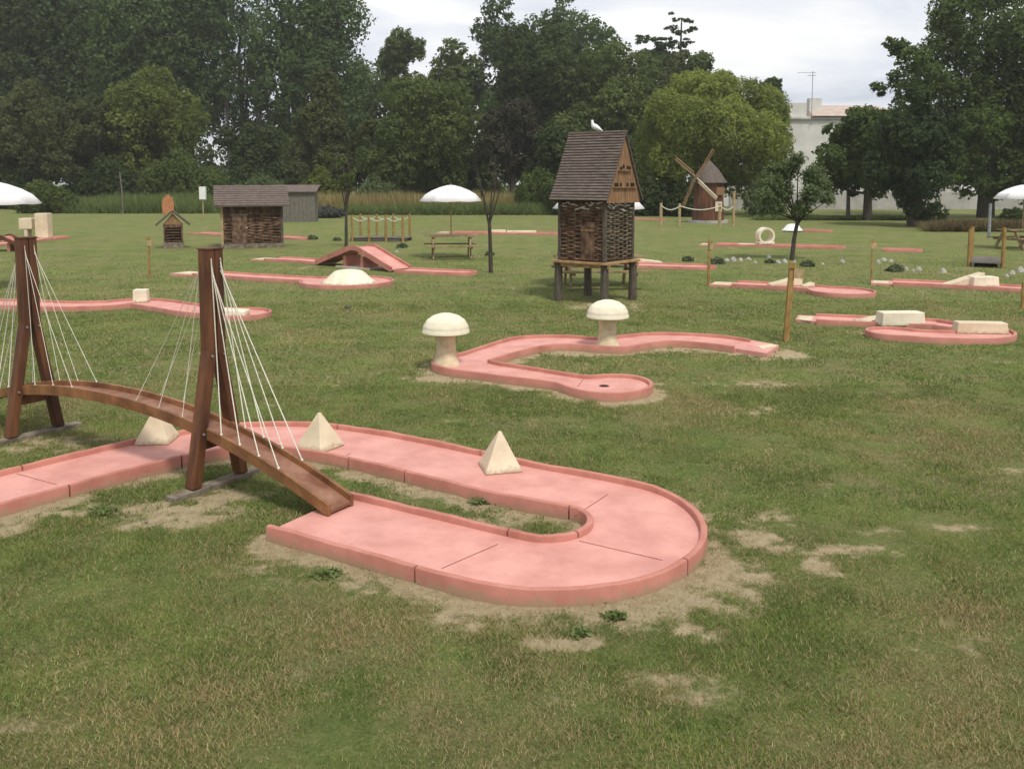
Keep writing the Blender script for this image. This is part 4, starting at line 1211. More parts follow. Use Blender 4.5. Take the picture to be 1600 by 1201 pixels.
# ================================================================== FOLIAGE
def leaf_faces(C, size, rs, elong=1.6, up=.35, out=None):
    """quads (rhombus) with random orientation at points C; returns verts (4N,3)"""
    N = len(C)
    a = rs.normal(size=(N, 3)); a /= np.linalg.norm(a, axis=1)[:, None]
    nrm = rs.normal(size=(N, 3)) * (.75 if out is not None else 1)
    if out is None: nrm[:, 2] = np.abs(nrm[:, 2]) + up
    else: nrm = nrm + out * 1.15; nrm[:, 2] += up
    nrm /= np.linalg.norm(nrm, axis=1)[:, None]
    t = np.cross(nrm, a); t /= np.linalg.norm(t, axis=1)[:, None] + 1e-9
    b = np.cross(nrm, t)
    s = (size * rs.uniform(.6, 1.35, N))[:, None]
    V = np.stack([C - t * s * elong * .5, C + b * s * .5, C + t * s * elong * .5, C - b * s * .5], 1)
    return V.reshape(-1, 3)

def crown_points(lobes, n, rs, shell=.72, fill=.15):
    """sample points on clumpy lobes. lobes: list of (x,y,z,rx,ry,rz)"""
    Lb = np.array(lobes); w = (Lb[:, 3] * Lb[:, 4] + Lb[:, 3] * Lb[:, 5]); w /= w.sum()
    k = rs.choice(len(Lb), n, p=w)
    d = rs.normal(size=(n, 3)); d[:, 2] += .25; d /= np.linalg.norm(d, axis=1)[:, None]
    r = rs.uniform(shell, 1.06, n); inn = rs.rand(n) < fill; r[inn] = rs.uniform(.2, shell, inn.sum())
    # clumps: modulate the radius by direction noise
    ang = np.arctan2(d[:, 1], d[:, 0]); r *= 1 + .13 * np.sin(ang * 5 + k * 2.1) * np.sin(d[:, 2] * 7 + k)
    P = Lb[k, :3] + d * r[:, None] * Lb[k, 3:]
    # leaves gather in sprays: pull every point towards one of many spray centres on the same lobe
    nc = max(30, n // 34); cidx = np.arange(nc)
    order = np.argsort(k, kind='stable'); ks = k[order]
    grp = np.empty(n, int)
    for li in range(len(Lb)):
        m_ = np.where(k == li)[0]
        if len(m_) < 8: grp[m_] = m_[0] if len(m_) else 0; continue
        cen = m_[rs.choice(len(m_), max(4, len(m_) // 30), replace=False)]
        D2 = ((d[m_][:, None, :] - d[cen][None, :, :]) ** 2).sum(2) if len(m_) * len(cen) < 4e6 else None
        g = cen[np.argmin(D2, 1)] if D2 is not None else cen[rs.choice(len(cen), len(m_))]
        grp[m_] = g
    cr_ = 1 + rs.uniform(-.12, .20, n)[grp]
    Pc = Lb[k, :3] + (P[grp] - Lb[k, :3]) * cr_[:, None]
    P = P * .62 + Pc * .38 + rs.normal(size=(n, 3)) * (Lb[k, 3:] * .06)
    ctone = rs.rand(n)[grp]
    tone = rs.rand(len(Lb))[k] * .38 + rs.rand(n) * .34 + ctone * .28
    dn = d * np.array([1, 1, 1]); 
    return P, tone, dn

def make_lobes(rx, ry, z0, z1, nl, rs, kind='round', ls=.40):
    out = []; zc = (z0 + z1) / 2; rz = (z1 - z0) / 2; mean = min(rx, rz)
    for i in range(nl):
        if kind == 'round':
            d = rs.normal(size=3); d /= np.linalg.norm(d); q = rs.uniform(.30, .98) ; s = mean * ls * rs.uniform(.55, 1.25) * (1.15 - .35 * q)
            k = 1 - s / max(rx, .1) * .35
            if d[2] < 0: d[0] *= 1.25; d[1] *= 1.25
            p = (d[0] * rx * q * k, d[1] * ry * q * k, zc + d[2] * rz * q)
        elif kind == 'tall':
            u = (i + .5) / nl; wv = math.sin(math.pi * min(1, u * .82 + .18)) ** .6; a = rs.uniform(0, 6.28); s = rx * ls * rs.uniform(.8, 1.35)
            p = (math.cos(a) * rx * .6 * wv * rs.uniform(.3, 1), math.sin(a) * ry * .6 * wv * rs.uniform(.3, 1), z0 + (z1 - z0) * (.05 + .9 * u))
        elif kind == 'cone':
            u = ((i + .5) / nl) ** 1.2; wv = 1 - .78 * u; a = rs.uniform(0, 6.28); s = rx * ls * rs.uniform(.8, 1.2) * (1 - .4 * u)
            p = (math.cos(a) * rx * .62 * wv, math.sin(a) * ry * .62 * wv, z0 + s * .5 + (z1 - z0 - s) * u)
        else: raise ValueError
        out.append((p[0], p[1], p[2], s, s, s * rs.uniform(.8, 1.15)))
    return out

def add_crown(parent, lobes, n, size, mat, seed, name='crown', elong=1.6, up=.35, shell=.72, fill=.15, droop=0):
    rs = np.random.RandomState(seed)
    n = int(n * 2.5); size = size * .70
    P, tone, out = crown_points(lobes, n, rs, shell, fill)
    if droop: P[:, 2] -= np.abs(rs.normal(size=n)) * droop
    V = leaf_faces(P, size, rs, elong, up, out)
    return fast_mesh(name, V, 4, np.arange(len(V)), mat, tone, parent)

def add_trunk(parent, h, r, lobes, rs, mat='bark', nlimb=7, name='trunk'):
    m = MB(); bend = [rs.uniform(-.03, .03) * h for _ in range(5)]
    pts = [(bend[k] * (k / 4) if k else 0, bend[-k] * (k / 4) * .6 if k else 0, -.1 + h * k / 4) for k in range(5)]
    m.tube(pts, [r * 1.25, r, r * .8, r * .6, r * .25], 9)
    Lb = sorted(lobes, key=lambda q: -q[3])[:nlimb]
    for q in Lb:
        z = min(q[2] * .75, h * .9) * rs.uniform(.6, .95); i = min(3, int(z / h * 4)); u = z / h * 4 - i
        a = Vector(pts[i]).lerp(Vector(pts[i + 1]), min(1, max(0, u))); b = Vector(q[:3])
        mid = a.lerp(b, .5) + Vector((0, 0, -.08 * (b - a).length))
        m.tube([a, mid, b], [r * .42, r * .28, r * .08], 6)
    return m.build(name, M[mat], parent, smooth=60)

def tree(label, px, d, ty, by, hwpx, leaf, nl=16, n=9000, size=.30, kind='round', seed=1, trunk_r=.25, ls=.40, name='tree', cat='tree', group=None, base_px=None, up=.35,
         shell=.72, fill=.15, bark='bark', depth=1.0, elong=1.6, nlimb=7, droop=0):
    """px centre column, d distance, ty top row, by row of the crown's lower edge, hwpx half width in px"""
    x, ztop = XH(px, ty, d); zlow = max(.15, XH(px, by, d)[1]); rx = hwpx * (d * math.cos(TH) + 1) / FPX
    t = thing(name, label, cat, (x, d, 0), group=group)
    rs = np.random.RandomState(seed)
    lobes = make_lobes(rx, rx * depth, zlow, ztop, int(nl * (1.7 if kind == 'round' else 1.3)), rs, kind, ls * (.92 if kind == 'round' else 1))
    top = max(q[2] + q[5] for q in lobes); sc = (ztop - zlow) / max(.1, top - zlow)
    lobes = [(q[0], q[1], zlow + (q[2] - zlow) * sc, q[3], q[4], q[5]) for q in lobes]
    add_crown(t, lobes, n, size, L[leaf], seed + 100, shell=shell, fill=fill, up=up, elong=elong, droop=droop)
    add_trunk(t, zlow + (ztop - zlow) * .78, trunk_r, lobes, rs, bark, nlimb)
    return t
# --- tall back row (poplars), left
PG = 'tall trees of the back row'
for i, (px, ty, hw, n, lf) in enumerate([(-70, -60, 90, 10000, 'dark'), (18, -70, 85, 15000, 'dark'), (112, -60, 92, 14000, 'poplar'), (200, -60, 85, 14000, 'poplar'), (290, -80, 85, 12500, 'poplar'), (375, -70, 66, 3900, 'poplar'), (440, -80, 66, 3700, 'poplar'), (508, -50, 84, 12500, 'poplar')]):
    tree(['dark tall tree just beyond the left photo edge', 'near-black tall tree at the far left top corner', 'tall leafy poplar second from the left top corner', 'tall poplar rising over the yellow-green lobed tree', 'tall poplar left of the bright sky gaps',
          'thin-crowned poplar with its dark straight trunk against sky gaps', 'thin poplar among the bright sky gaps', 'tall poplar ending the row beside the open sky'][i],
         px, 112 + 3 * (i % 3), ty, [190, 180, 190, 200, 210, 270, 270, 250][i], hw, lf, 22, n, .42, 'tall', 11 + i, .36, .50, name='poplar_tree', group=PG, depth=.8)
# --- wooded back row, centre
T = [
 ('rounded far tree with a pointed tuft against the sky, right of the poplars', 628, 122, 40, 260, 52, 'mid', 16, 8000, .40, 21),
 ('low rounded far tree filling the dip left of the big dark tree', 560, 128, 95, 280, 60, 'dark', 14, 7000, .42, 22),
 ('mid-height dark tree in the dip of the skyline', 705, 118, 62, 270, 66, 'mid', 18, 9000, .40, 23),
 ('big tall crown reaching the top of the photo left of centre', 800, 116, -12, 250, 72, 'poplar', 22, 12000, .42, 24),
 ('big tall crown reaching the top of the photo at centre', 905, 120, -18, 240, 84, 'poplar', 22, 12000, .42, 25),
 ('broad dark tree standing in front of the tallest central crowns', 842, 96, 28, 300, 86, 'dark', 24, 15000, .34, 26),
 ('dense green tree behind the dovecote roof', 958, 92, 62, 300, 90, 'mid', 24, 15000, .34, 27),
 ('rounded tree between the dovecote and the layered cedar', 1045, 102, 85, 280, 76, 'brown', 20, 11000, .36, 28),
 ('tree sloping down to the open sky behind the willow', 1105, 100, 78, 270, 48, 'mid', 16, 8000, .34, 29),
 ('mid green spreading tree with pale inner branches, centre left', 668, 84, 118, 298, 100, 'mid', 26, 15000, .27, 30),
 ('broad brown-green tree at the left edge', 55, 88, 128, 292, 105, 'brown', 24, 15000, .30, 31),
 ('yellow-green lobed tree in front of the poplars', 235, 92, 100, 285, 88, 'yellow', 22, 13000, .30, 32),
 ('brown-green tree between the left edge tree and the lobed tree', 150, 90, 150, 300, 70, 'brown', 18, 9000, .30, 33),
 ('olive pyramid-shaped tree behind the grey shed', 498, 86, 103, 292, 66, 'brown', 18, 11000, .26, 34),
 ('low dark tree below the sky gaps', 400, 95, 190, 300, 72, 'dark', 18, 9000, .32, 35),
 ('reddish-tinged small tree between the olive and the spreading tree', 582, 86, 185, 298, 44, 'brown', 14, 7000, .26, 36),
 ('dark purple-brown small tree left of the dovecote roof', 800, 80, 152, 298, 55, 'purple', 16, 9000, .26, 37),
 ('small dark green tree just left of the dovecote', 868, 76, 190, 300, 52, 'dark', 16, 9000, .26, 38),
 ('dark tree right behind the dovecote', 1010, 80, 190, 312, 52, 'dark', 16, 9000, .26, 39),
]
for (lb, px, d, ty, by, hw, lf, nl, n, sz, sd_) in T:
    tree(lb, px, d, ty, by, hw, lf, nl, n, sz, 'cone' if 'pyramid' in lb else 'round', sd_, .28, .42 if nl > 16 else .46, group='broadleaf trees along the far edge of the park', shell=.66)
def far_wood():
    rs = np.random.RandomState(55); lobes = []
    for k in range(90):
        px = -260 + 1350 * k / 89 + rs.uniform(-8, 8); d = rs.uniform(134, 150)
        top = 150 + 40 * math.sin(k * .7) + rs.uniform(-20, 20)
        if 300 < px < 480: top = 208 + rs.uniform(-22, 22)
        x, zt = XH(px, top, d); z = zt / 2
        lobes.append((x, d, z * .9, 3.0, 2.6, z)); lobes.append((x + rs.uniform(-2, 2), d + 2, z * .5, 3.0, 2.5, z * .6))
    C_, tone, out = crown_points(lobes, 42000, rs, .6, .2); C_ = C_[C_[:, 2] > .1]; n = len(C_)
    V_ = leaf_faces(C_, .50, rs, 1.5, .35, out[:n]); o = fast_mesh('far_woodland', V_, 4, np.arange(len(V_)), L['dark'], tone[:n])
    tag(o, 'distant dark woodland mass closing the gaps behind the park trees', 'woodland', kind='stuff')
far_wood()
for i, (px, ty) in enumerate(((352, 40), (399, 60), (418, 95), (448, 50), (468, 80))):
    d = 109 + i; x, zt = XH(px, ty, d); t = thing('bare_trunk_tree', ['leftmost','second','third','fourth','rightmost'][i] + ' of the five slim dark trunks standing in the sky gaps between the poplars', 'tree', (x, d, 0), group='slim dark trunks among the poplars')
    lobes = make_lobes(1.6, 1.6, zt * .55, zt * 1.05, 7, np.random.RandomState(500 + i), 'tall', .6)
    add_crown(t, lobes, 700, .40, L['poplar'], 520 + i); add_trunk(t, zt, .20, lobes, np.random.RandomState(530 + i), nlimb=7)
# --- cedar with flat layers on the skyline
def cedar():
    d = 108; x, zt = XH(1062, 16, d); t = thing('cedar_tree', 'cedar with flat layered branches against the sky', 'tree', (x, d, 0))
    lobes = []
    for (px, py, w) in ((1052, 22, 7), (1058, 32, 9), (1072, 34, 12), (1050, 44, 10), (1084, 46, 11), (1064, 50, 14), (1040, 58, 14), (1074, 64, 10), (1024, 72, 20), (1056, 70, 18), (1010, 62, 16), (1046, 84, 26), (1072, 86, 20), (1004, 84, 26), (1030, 100, 45), (1064, 104, 34)):
        xx, zz = XH(px, py, d); r = w * d / FPX
        for q in range(4): lobes.append((xx - x + rnd.uniform(-.7, .7) * r, rnd.uniform(-.4, .4) * r, zz + rnd.uniform(-.30, .22) * r, r * rnd.uniform(.35, .75), r * .6, r * rnd.uniform(.16, .34)))
    add_crown(t, lobes, 4200, .30, L['dark'], 77, shell=.4)
    add_trunk(t, zt - 1, .3, lobes, np.random.RandomState(4), nlimb=8)
cedar()
# --- willow
def willow():
    d = 72; x, zt = XH(1118, 108, d); t = thing('willow_tree', 'rounded yellow-green willow behind the windmill', 'tree', (x, d, 0))
    lobes = []
    for (px, py, w, h, dy) in ((1080, 140, 44, 34, -1), (1040, 175, 40, 42, -2), (1020, 220, 32, 45, -1), (1120, 142, 46, 36, 0), (1165, 150, 44, 34, 1), (1200, 175, 40, 42, 0), (1080, 195, 50, 48, -4), (1130, 200, 52, 50, -4),
                              (1185, 215, 46, 44, -3), (1050, 250, 42, 40, -3), (1110, 250, 46, 34, -2), (1160, 255, 46, 34, -2), (1215, 225, 30, 40, 1), (1205, 150, 28, 24, 4), (1010, 260, 22, 34, 0), (1155, 285, 34, 26, 0), (1210, 262, 32, 30, 1)):
        xx, zz = XH(px, py, d + dy); r = w * d / FPX * .84; lobes.append((xx - x, dy * 1.3, zz, r, r, h * d / FPX * .84))
    add_crown(t, lobes, 24000, .17, L['willow'], 78, elong=2.2, shell=.80, fill=.1, droop=.22)
    add_trunk(t, 7, .45, lobes, np.random.RandomState(5))
willow()
tree('dark tree top peeping over the willow next to the antenna', 1205, 95, 121, 250, 22, 'dark', 9, 3500, .3, 'tall', 81, ls=.62)
# --- right-hand trees
tree('leafy tree with straight dark trunk right of the white house', 1362, 60, 165, 316, 84, 'right', 24, 16000, .21, 'round', 51, .26, .42, shell=.65)
tree('slender grey-trunked tree left of the straight dark trunk', 1330, 62, 200, 305, 38, 'brown', 12, 4200, .2, 'round', 52, .13, .46, bark='bark_pale')
tree('dense dark oval tree with foliage down to the ground', 1436, 52, 132, 352, 66, 'cypress', 30, 20000, .17, 'round', 53, .3, .46, shell=.7)
def bigright():
    d = 64; x, zt = XH(1560, -90, d); t = thing('tree', 'very large tree filling the upper right corner', 'tree', (x, d, 0))
    lobes = []; rs = np.random.RandomState(8)
    for (px, py, w) in ((1500, 20, 50), (1560, -20, 70), (1480, 80, 46), (1540, 80, 60), (1600, 60, 60), (1430, 95, 26), (1405, 78, 20), (1450, 130, 40), (1510, 150, 54), (1570, 150, 60), (1620, 150, 60), (1490, 200, 44), (1550, 220, 58), (1610, 220, 60),
                        (1530, 262, 42), (1580, 270, 50), (1630, 270, 50), (1400, 125, 20), (1372, 140, 15), (1420, 155, 28), (1650, 80, 60), (1475, 35, 30), (1500, 250, 34), (1390, 70, 12), (1475, 270, 30), (1515, 285, 28), (1555, 292, 30), (1600, 290, 34), (1640, 285, 36), (1465, 235, 30), (1540, 200, 40), (1590, 190, 40)):
        dy = rs.uniform(-3, 3); xx, zz = XH(px, py, d + dy); r = w * d / FPX; lobes.append((xx - x, dy, zz, r, r, r * .9))
    add_crown(t, lobes, 30000, .25, L['right'], 79, shell=.55, fill=.25)
    add_trunk(t, 12, .5, lobes, np.random.RandomState(6), nlimb=16)
bigright()
# --- young trees on the lawn
def young(label, px, by, ty, crown, leaf, n, size, seed, r=.06, bare=0, lean=0., lobes_px=()):
    x, y = G(px, by); t = thing('young_tree', label, 'young tree', (x, y, 0), group='young trees planted on the lawn')
    rs = np.random.RandomState(seed); zt = XH(px, ty, y)[1]; fork = XH(px, crown, y)[1]
    m = MB(); m.tube([(0, 0, -.05), (lean * .4, 0, fork * .55), (lean, 0, fork)], [r * 1.2, r, r * .85], 9)
    tips = []
    lob = []
    for (lx, ly, w) in lobes_px:
        xx, zz = XH(lx, ly, y); lob.append((xx - x, rs.uniform(-.35, .35), zz, w * 1.12 * y / FPX, w * 1.12 * y / FPX, w * y / FPX))
    if bare: zt = zt + .25
    nb = bare or len(lob)
    for k in range(nb):
        if lob and k < len(lob): e = Vector(lob[k][:3])
        else: a = 6.28 * k / nb + rs.uniform(-.3, .3); e = Vector((math.cos(a) * rs.uniform(.25, .7), math.sin(a) * .5, fork + (zt - fork) * rs.uniform(.75, 1.0)))
        a0 = Vector((lean, 0, fork * rs.uniform(.86, 1.0))); mid = a0.lerp(e, .5) + Vector((rs.uniform(-.08, .08), 0, rs.uniform(-.05, .1)))
        m.tube([a0, mid, e], [r * .5, r * .33, r * .1], 6)
        for q in range(3 if bare else 1):
            u = rs.uniform(.35, .8); p = a0.lerp(e, u); v = Vector((rs.uniform(-.35, .35), rs.uniform(-.3, .3), rs.uniform(.15, .5)))
            m.tube([p, p + v], [r * .22, r * .07], 5); tips.append(p + v)
    m.build('trunk', M['bark'], t, smooth=60)
    if not lob: lob = [(p.x, p.y, p.z - .1, .22, .22, .26) for p in tips]
    add_crown(t, lob, n, size, L[leaf], seed + 5, shell=.2, fill=.5)
    return t
young('young leafy round-headed tree standing on the lawn in front of the white house', 1237, 406, 245, 345, 'grey', 9500, .078, 61, .068, lean=.16,
      lobes_px=((1205, 285, 22), (1190, 305, 18), (1235, 265, 22), (1270, 275, 22), (1225, 300, 24), (1262, 305, 22), (1290, 290, 18), (1215, 325, 18), (1250, 325, 18), (1245, 250, 14), (1290, 312, 14), (1195, 330, 10), (1210, 262, 12)))
young('nearly bare young tree right of the middle parasol', 767, 426, 262, 345, 'grey', 60, .05, 62, .055, bare=5, lean=-.04)
young('sparse young tree behind the red ramp', 541, 386, 250, 330, 'mid', 300, .085, 63, .06, bare=6, lean=.02)
# --- shrubs and understory
def shrub(label, px, d, ty, hw, leaf, n, size, seed, name='shrub', by=None, group=None, nl=9, depth=.7):
    x, zt = XH(px, ty, d); rx = hw * d / FPX; t = thing(name, label, 'shrub', (x, d, 0), group=group)
    rs = np.random.RandomState(seed); lobes = []
    for i in range(nl):
        u = (i + .5) / nl * 2 - 1 + rs.uniform(-.1, .1); s = rx * rs.uniform(.30, .45); hz = zt * (1 - .35 * abs(u)) * rs.uniform(.72, 1.0)
        lobes.append((u * rx * .75, rs.uniform(-.4, .4) * rx * depth, hz * .48, s, s, hz * .52))
    add_crown(t, lobes, n, size, L[leaf], seed + 9, name='foliage', shell=.7)
    m = MB()
    for q in lobes[:6]: m.tube([(q[0] * .3, q[1] * .3, -.05), (q[0] * .8, q[1] * .8, q[2])], [.05, .015], 5)
    m.build('stems', M['bark'], t)
    return t
shrub('clipped round dark bush beside the left parasol', 72, 74, 276, 46, 'mid', 7000, .17, 91)
shrub('yellow-green bush between the grey shed and the sparse young tree', 500, 78, 252, 36, 'yellow', 5000, .17, 92)
shrub('bright green bush left of the dovecote', 842, 72, 250, 38, 'mid', 5500, .17, 93)
shrub('pale green shrub behind the sparse young tree', 590, 76, 262, 34, 'grey', 4200, .16, 94)
shrub('green shrub mass behind the orange board', 285, 82, 222, 72, 'mid', 9000, .22, 95)
shrub('grey-green shrub behind the brown shed roof', 405, 80, 262, 48, 'grey', 5500, .18, 96)
shrub('shrub below the broad brown-green tree at the left edge', 10, 86, 235, 60, 'dark', 6000, .24, 97)
shrub('dark undergrowth beside the tall grey post', 165, 86, 240, 66, 'dark', 7000, .24, 98)
shrub('dark undergrowth below the sky gaps', 420, 92, 215, 60, 'dark', 7000, .26, 99)
shrub('dark undergrowth behind the middle parasol', 720, 86, 225, 70, 'dark', 8000, .24, 100)
shrub('dark undergrowth at the foot of the spreading tree', 630, 84, 235, 60, 'mid', 7000, .24, 101)
shrub('shrub between dovecote and windmill', 1030, 68, 258, 50, 'dark', 6500, .19, 102)
shrub('dark shrub behind the windmill', 1085, 66, 268, 40, 'dark', 5000, .18, 103)
shrub('dark shrub just left of the dovecote base', 890, 70, 255, 38, 'dark', 5000, .18, 104)
shrub('low grey-leaved bush right of the grey shed', 508, 64, 318, 32, 'silver', 2600, .13, 105)
shrub('leafy bush under the right-edge parasol', 1590, 50, 318, 26, 'dark', 3500, .13, 106)
shrub('grey-green shrub behind the young leafy tree', 1195, 66, 268, 30, 'grey', 3800, .15, 107)
TG = 'dark tufts planted along the dry stream'
for i, (px, py, w, lb) in enumerate([(1120, 409, 15, 'dark tuft right behind the marker post by the dovecote lane'), (1262, 413, 13, 'dark tuft right of the young leafy tree'), (1203, 408, 8, 'small tuft left of the young leafy tree'), (1399, 421, 15, 'dark tuft above the long right lane'),
                                     (628, 384, 10, 'dark tuft at the right end of the far footbridge'), (488, 371, 9, 'dark tuft right of the brown shed'), (527, 373, 7, 'small tuft left of the sparse young tree'), (880, 398, 10, 'tuft at the left corner of the dovecote'), (765, 396, 8, 'tuft beside the nearly bare tree'), (1075, 405, 10, 'tuft behind the lane by the dovecote')]):
    x, y = G(px, py + 3); r = w * y / FPX; t = thing('lavender_tuft', lb, 'plant', (x, y, 0), group=TG)
    rs = np.random.RandomState(200 + i); n = 500
    dd_ = rs.normal(size=(n, 3)); dd_[:, 2] = np.abs(dd_[:, 2]); dd_ /= np.linalg.norm(dd_, axis=1)[:, None]
    C_ = dd_ * (rs.uniform(.55, 1.08, n) * (1 + .2 * np.sin(np.arctan2(dd_[:, 1], dd_[:, 0]) * 5)))[:, None] * np.array([r, r, r * .8]) * .78
    V_ = leaf_faces(C_, .055, rs, 2.6, .4, dd_)
    fast_mesh('foliage', V_, 4, np.arange(len(V_)), L['lavender'], rs.rand(n), t)

# tall uncut grass beyond the lawn
def tall_grass(name, x0px, x1px, d0, d1, toppx, leaf, n, seed, hk=1.0):
    rs = np.random.RandomState(seed); px = rs.uniform(x0px, x1px, n); d = rs.uniform(d0, d1, n)
    x = (px - 800) / FPX * d; zt = (XH(800, toppx, d0)[1]) * hk
    h = zt * rs.uniform(.25, 1.05, n) * (.55 + .8 * fbm(x * .35, d * .35, 3))
    a = rs.uniform(0, 6.28, n); w = .045
    b = np.stack([x, d, np.zeros(n)], 1); s = np.stack([np.cos(a), np.sin(a), np.zeros(n)], 1) * w
    tip = b + np.stack([rs.normal(size=n) * .45, rs.normal(size=n) * .45, h], 1)
    V_ = np.stack([b - s, b + s, tip], 1).reshape(-1, 3)
    o = fast_mesh(name, V_, 3, np.arange(len(V_)), L[leaf], rs.rand(n))
    return o
o = tall_grass('tall_grass', 470, 860, 72, 80, 296, 'straw', 26000, 301); tag(o, 'straw-coloured tall uncut grass behind the middle parasol', 'tall grass', kind='stuff')
o = tall_grass('tall_grass', 100, 470, 73, 82, 297, 'tallgreen', 26000, 302, .85); tag(o, 'green tall uncut grass beyond the lawn on the left', 'tall grass', kind='stuff')
o = tall_grass('tall_grass', 540, 860, 69.5, 72, 315, 'tallgreen', 9000, 303); tag(o, 'lower green grass fringe in front of the straw-coloured grass', 'tall grass', kind='stuff')
o = tall_grass('weeds', 1450, 1640, 46, 50, 342, 'weeds', 9000, 304); tag(o, 'brown dry weeds beyond the lawn at the right', 'weeds', kind='stuff')
o = tall_grass('weeds', 1180, 1450, 60, 62, 333, 'tallgreen', 6000, 305, .8); tag(o, 'green weeds at the foot of the right-hand trees', 'weeds', kind='stuff')

# ================================================================== HOUSE AND WALLS
def house():
    d = 96; x0 = XH(1130, 300, d)[0]; x1 = XH(1420, 300, d)[0]; ze = XH(1270, 182, d)[1]
    t = thing('house', 'large pale rendered house with terracotta roof and rooftop aerial', 'house', (x0, d, 0))
    Wd = x1 - x0
    MB().box((Wd / 2, 5, ze / 2), (Wd, 10, ze)).build('wall', M['housewall'], t)
    MB().box((Wd / 2, -.12, ze - .25), (Wd, .3, .18)).build('cornice', M['gardenwall'], t)
    # low pitched roof
    xr0 = XH(1264, 300, d)[0] - x0
    zr = XH(1300, 166, d)[1]
    vs = [(xr0, -.5, ze + .02), (Wd + .4, -.5, ze + .02), (Wd + .4, 10.4, ze + .02), (xr0, 10.4, ze + .02), (xr0 + 1.0, 5, zr + .5), (Wd - 2, 5, zr + .5)]
    MB().add(vs, [(0, 3, 2, 1), (0, 1, 5, 4), (1, 2, 5), (2, 3, 4, 5), (3, 0, 4)]).build('roof', M['tile'], t)
    xp = XH(1252, 300, d)[0] - x0
    zt = XH(1252, 160, d)[1]
    MB().box((xp - .6, 2, (ze + zt) / 2), (2.2, 3, zt - ze)).build('chimney', M['housewall'], t)
    xc = XH(1280, 300, d)[0] - x0; zc = XH(1280, 150, d)[1]
    MB().box((xc, 2.5, (ze + zc) / 2), (1.3, 1.0, zc - ze - .1)).build('chimney', M['housewall'], t)
    xa = XH(1263, 300, d)[0] - x0; za = XH(1263, 112, d)[1]
    m = MB(); m.tube([(xa, -.3, ze - 1), (xa, -.3, za)], .035, 6)
    for (zz, w) in ((za - .15, 1.6), (za - .45, .5)):
        m.tube([(xa - w, -.3, zz), (xa + .3, -.3, zz)], .02, 5)
        for k in range(7): m.tube([(xa - w + (w + .3) * k / 6, -.6, zz), (xa - w + (w + .3) * k / 6, 0, zz)], .012, 4)
    m.build('aerial', M['metal'], t)
    for xx in (2.5, 6.0, 15.0):
        f = MB().box((xx, -.02, 4.4), (1.1, .10, 1.5)).build('window', M['white'], t); MB().box((xx, -.08, 4.4), (.9, .04, 1.3)).build('pane', M['glass'], f)
house()
def wall(label, pxa, pxb, d, tops, name='garden_wall', mat='gardenwall'):
    x0 = XH(pxa, 300, d)[0]; x1 = XH(pxb, 300, d)[0]; t = None
    n = len(tops); vs = []; f = []
    for k, ty in enumerate(tops):
        x = x0 + (x1 - x0) * k / (n - 1); z = XH(800, ty, d)[1]
        vs += [(x - x0, 0, -.1), (x - x0, 0, z), (x - x0, .25, z), (x - x0, .25, -.1)]
    for k in range(n - 1):
        for q in range(4): f.append((k * 4 + q, (k + 1) * 4 + q, (k + 1) * 4 + (q + 1) % 4, k * 4 + (q + 1) % 4))
    f += [(0, 1, 2, 3), ((n - 1) * 4 + 3, (n - 1) * 4 + 2, (n - 1) * 4 + 1, (n - 1) * 4)]
    o = MB().add(vs, f).build(name, M[mat]); o.location = (x0, d, 0)
    return tag(o, label, 'wall')
wall('long grey-white rendered garden wall behind the right-hand trees', 1140, 1640, 84, [300, 301, 299, 301, 300, 300])
def barn():
    d = 90; x0 = XH(1495, 300, d)[0]; x1 = XH(1570, 300, d)[0]; ze = XH(800, 306, d)[1]; zr = XH(800, 284, d)[1]; w = x1 - x0
    t = thing('barn', 'low grey outbuilding with a sloping roof under the upper right tree', 'outbuilding', (x0, d, 0))
    MB().box((w / 2, 3, ze / 2), (w, 6, ze)).build('wall', M['gardenwall'], t)
    vs = [(-.2, -.3, ze), (w + .2, -.3, ze), (w + .2, 6.3, ze), (-.2, 6.3, ze), (w * .35, 3, zr), (w * .65, 3, zr)]
    MB().add(vs, [(0, 3, 2, 1), (0, 1, 5, 4), (1, 2, 5), (2, 3, 4, 5), (3, 0, 4)]).build('roof', M['gardenwall'], t)
barn()
plain_post('lamp_post', 1545, 372, 318, 'thin dark post rising from the brown weeds at the right', 'post', .07, 'metal')
# small stuff: tiny dark stone on the lawn
x, y = G(543, 481); o = MB().lathe([(.07, -.02), (.075, .02), (.05, .05), (0, .06)], n=9, wob=lambda t, i: .15 * math.sin(3 * t + i)).build('stone', M['legwood'], None, smooth=40); o.location = (x, y, 0)
tag(o, 'small dark stone lying alone on the lawn below the cream dome', 'stone')

# ================================================================== GRASS
def in_poly(x, y, poly):
    P_ = np.array(poly); ins = np.zeros(x.shape, bool)
    bb = (x > P_[:, 0].min()) & (x < P_[:, 0].max()) & (y > P_[:, 1].min()) & (y < P_[:, 1].max())
    if not bb.any(): return ins
    xs, ys = x[bb], y[bb]; r = np.zeros(xs.shape, bool); n = len(P_)
    for i in range(n):
        x1, y1 = P_[i]; x2, y2 = P_[(i + 1) % n]
        if y1 == y2: continue
        c = ((y1 > ys) != (y2 > ys)) & (xs < (x2 - x1) * (ys - y1) / (y2 - y1) + x1); r ^= c
    ins[bb] = r; return ins

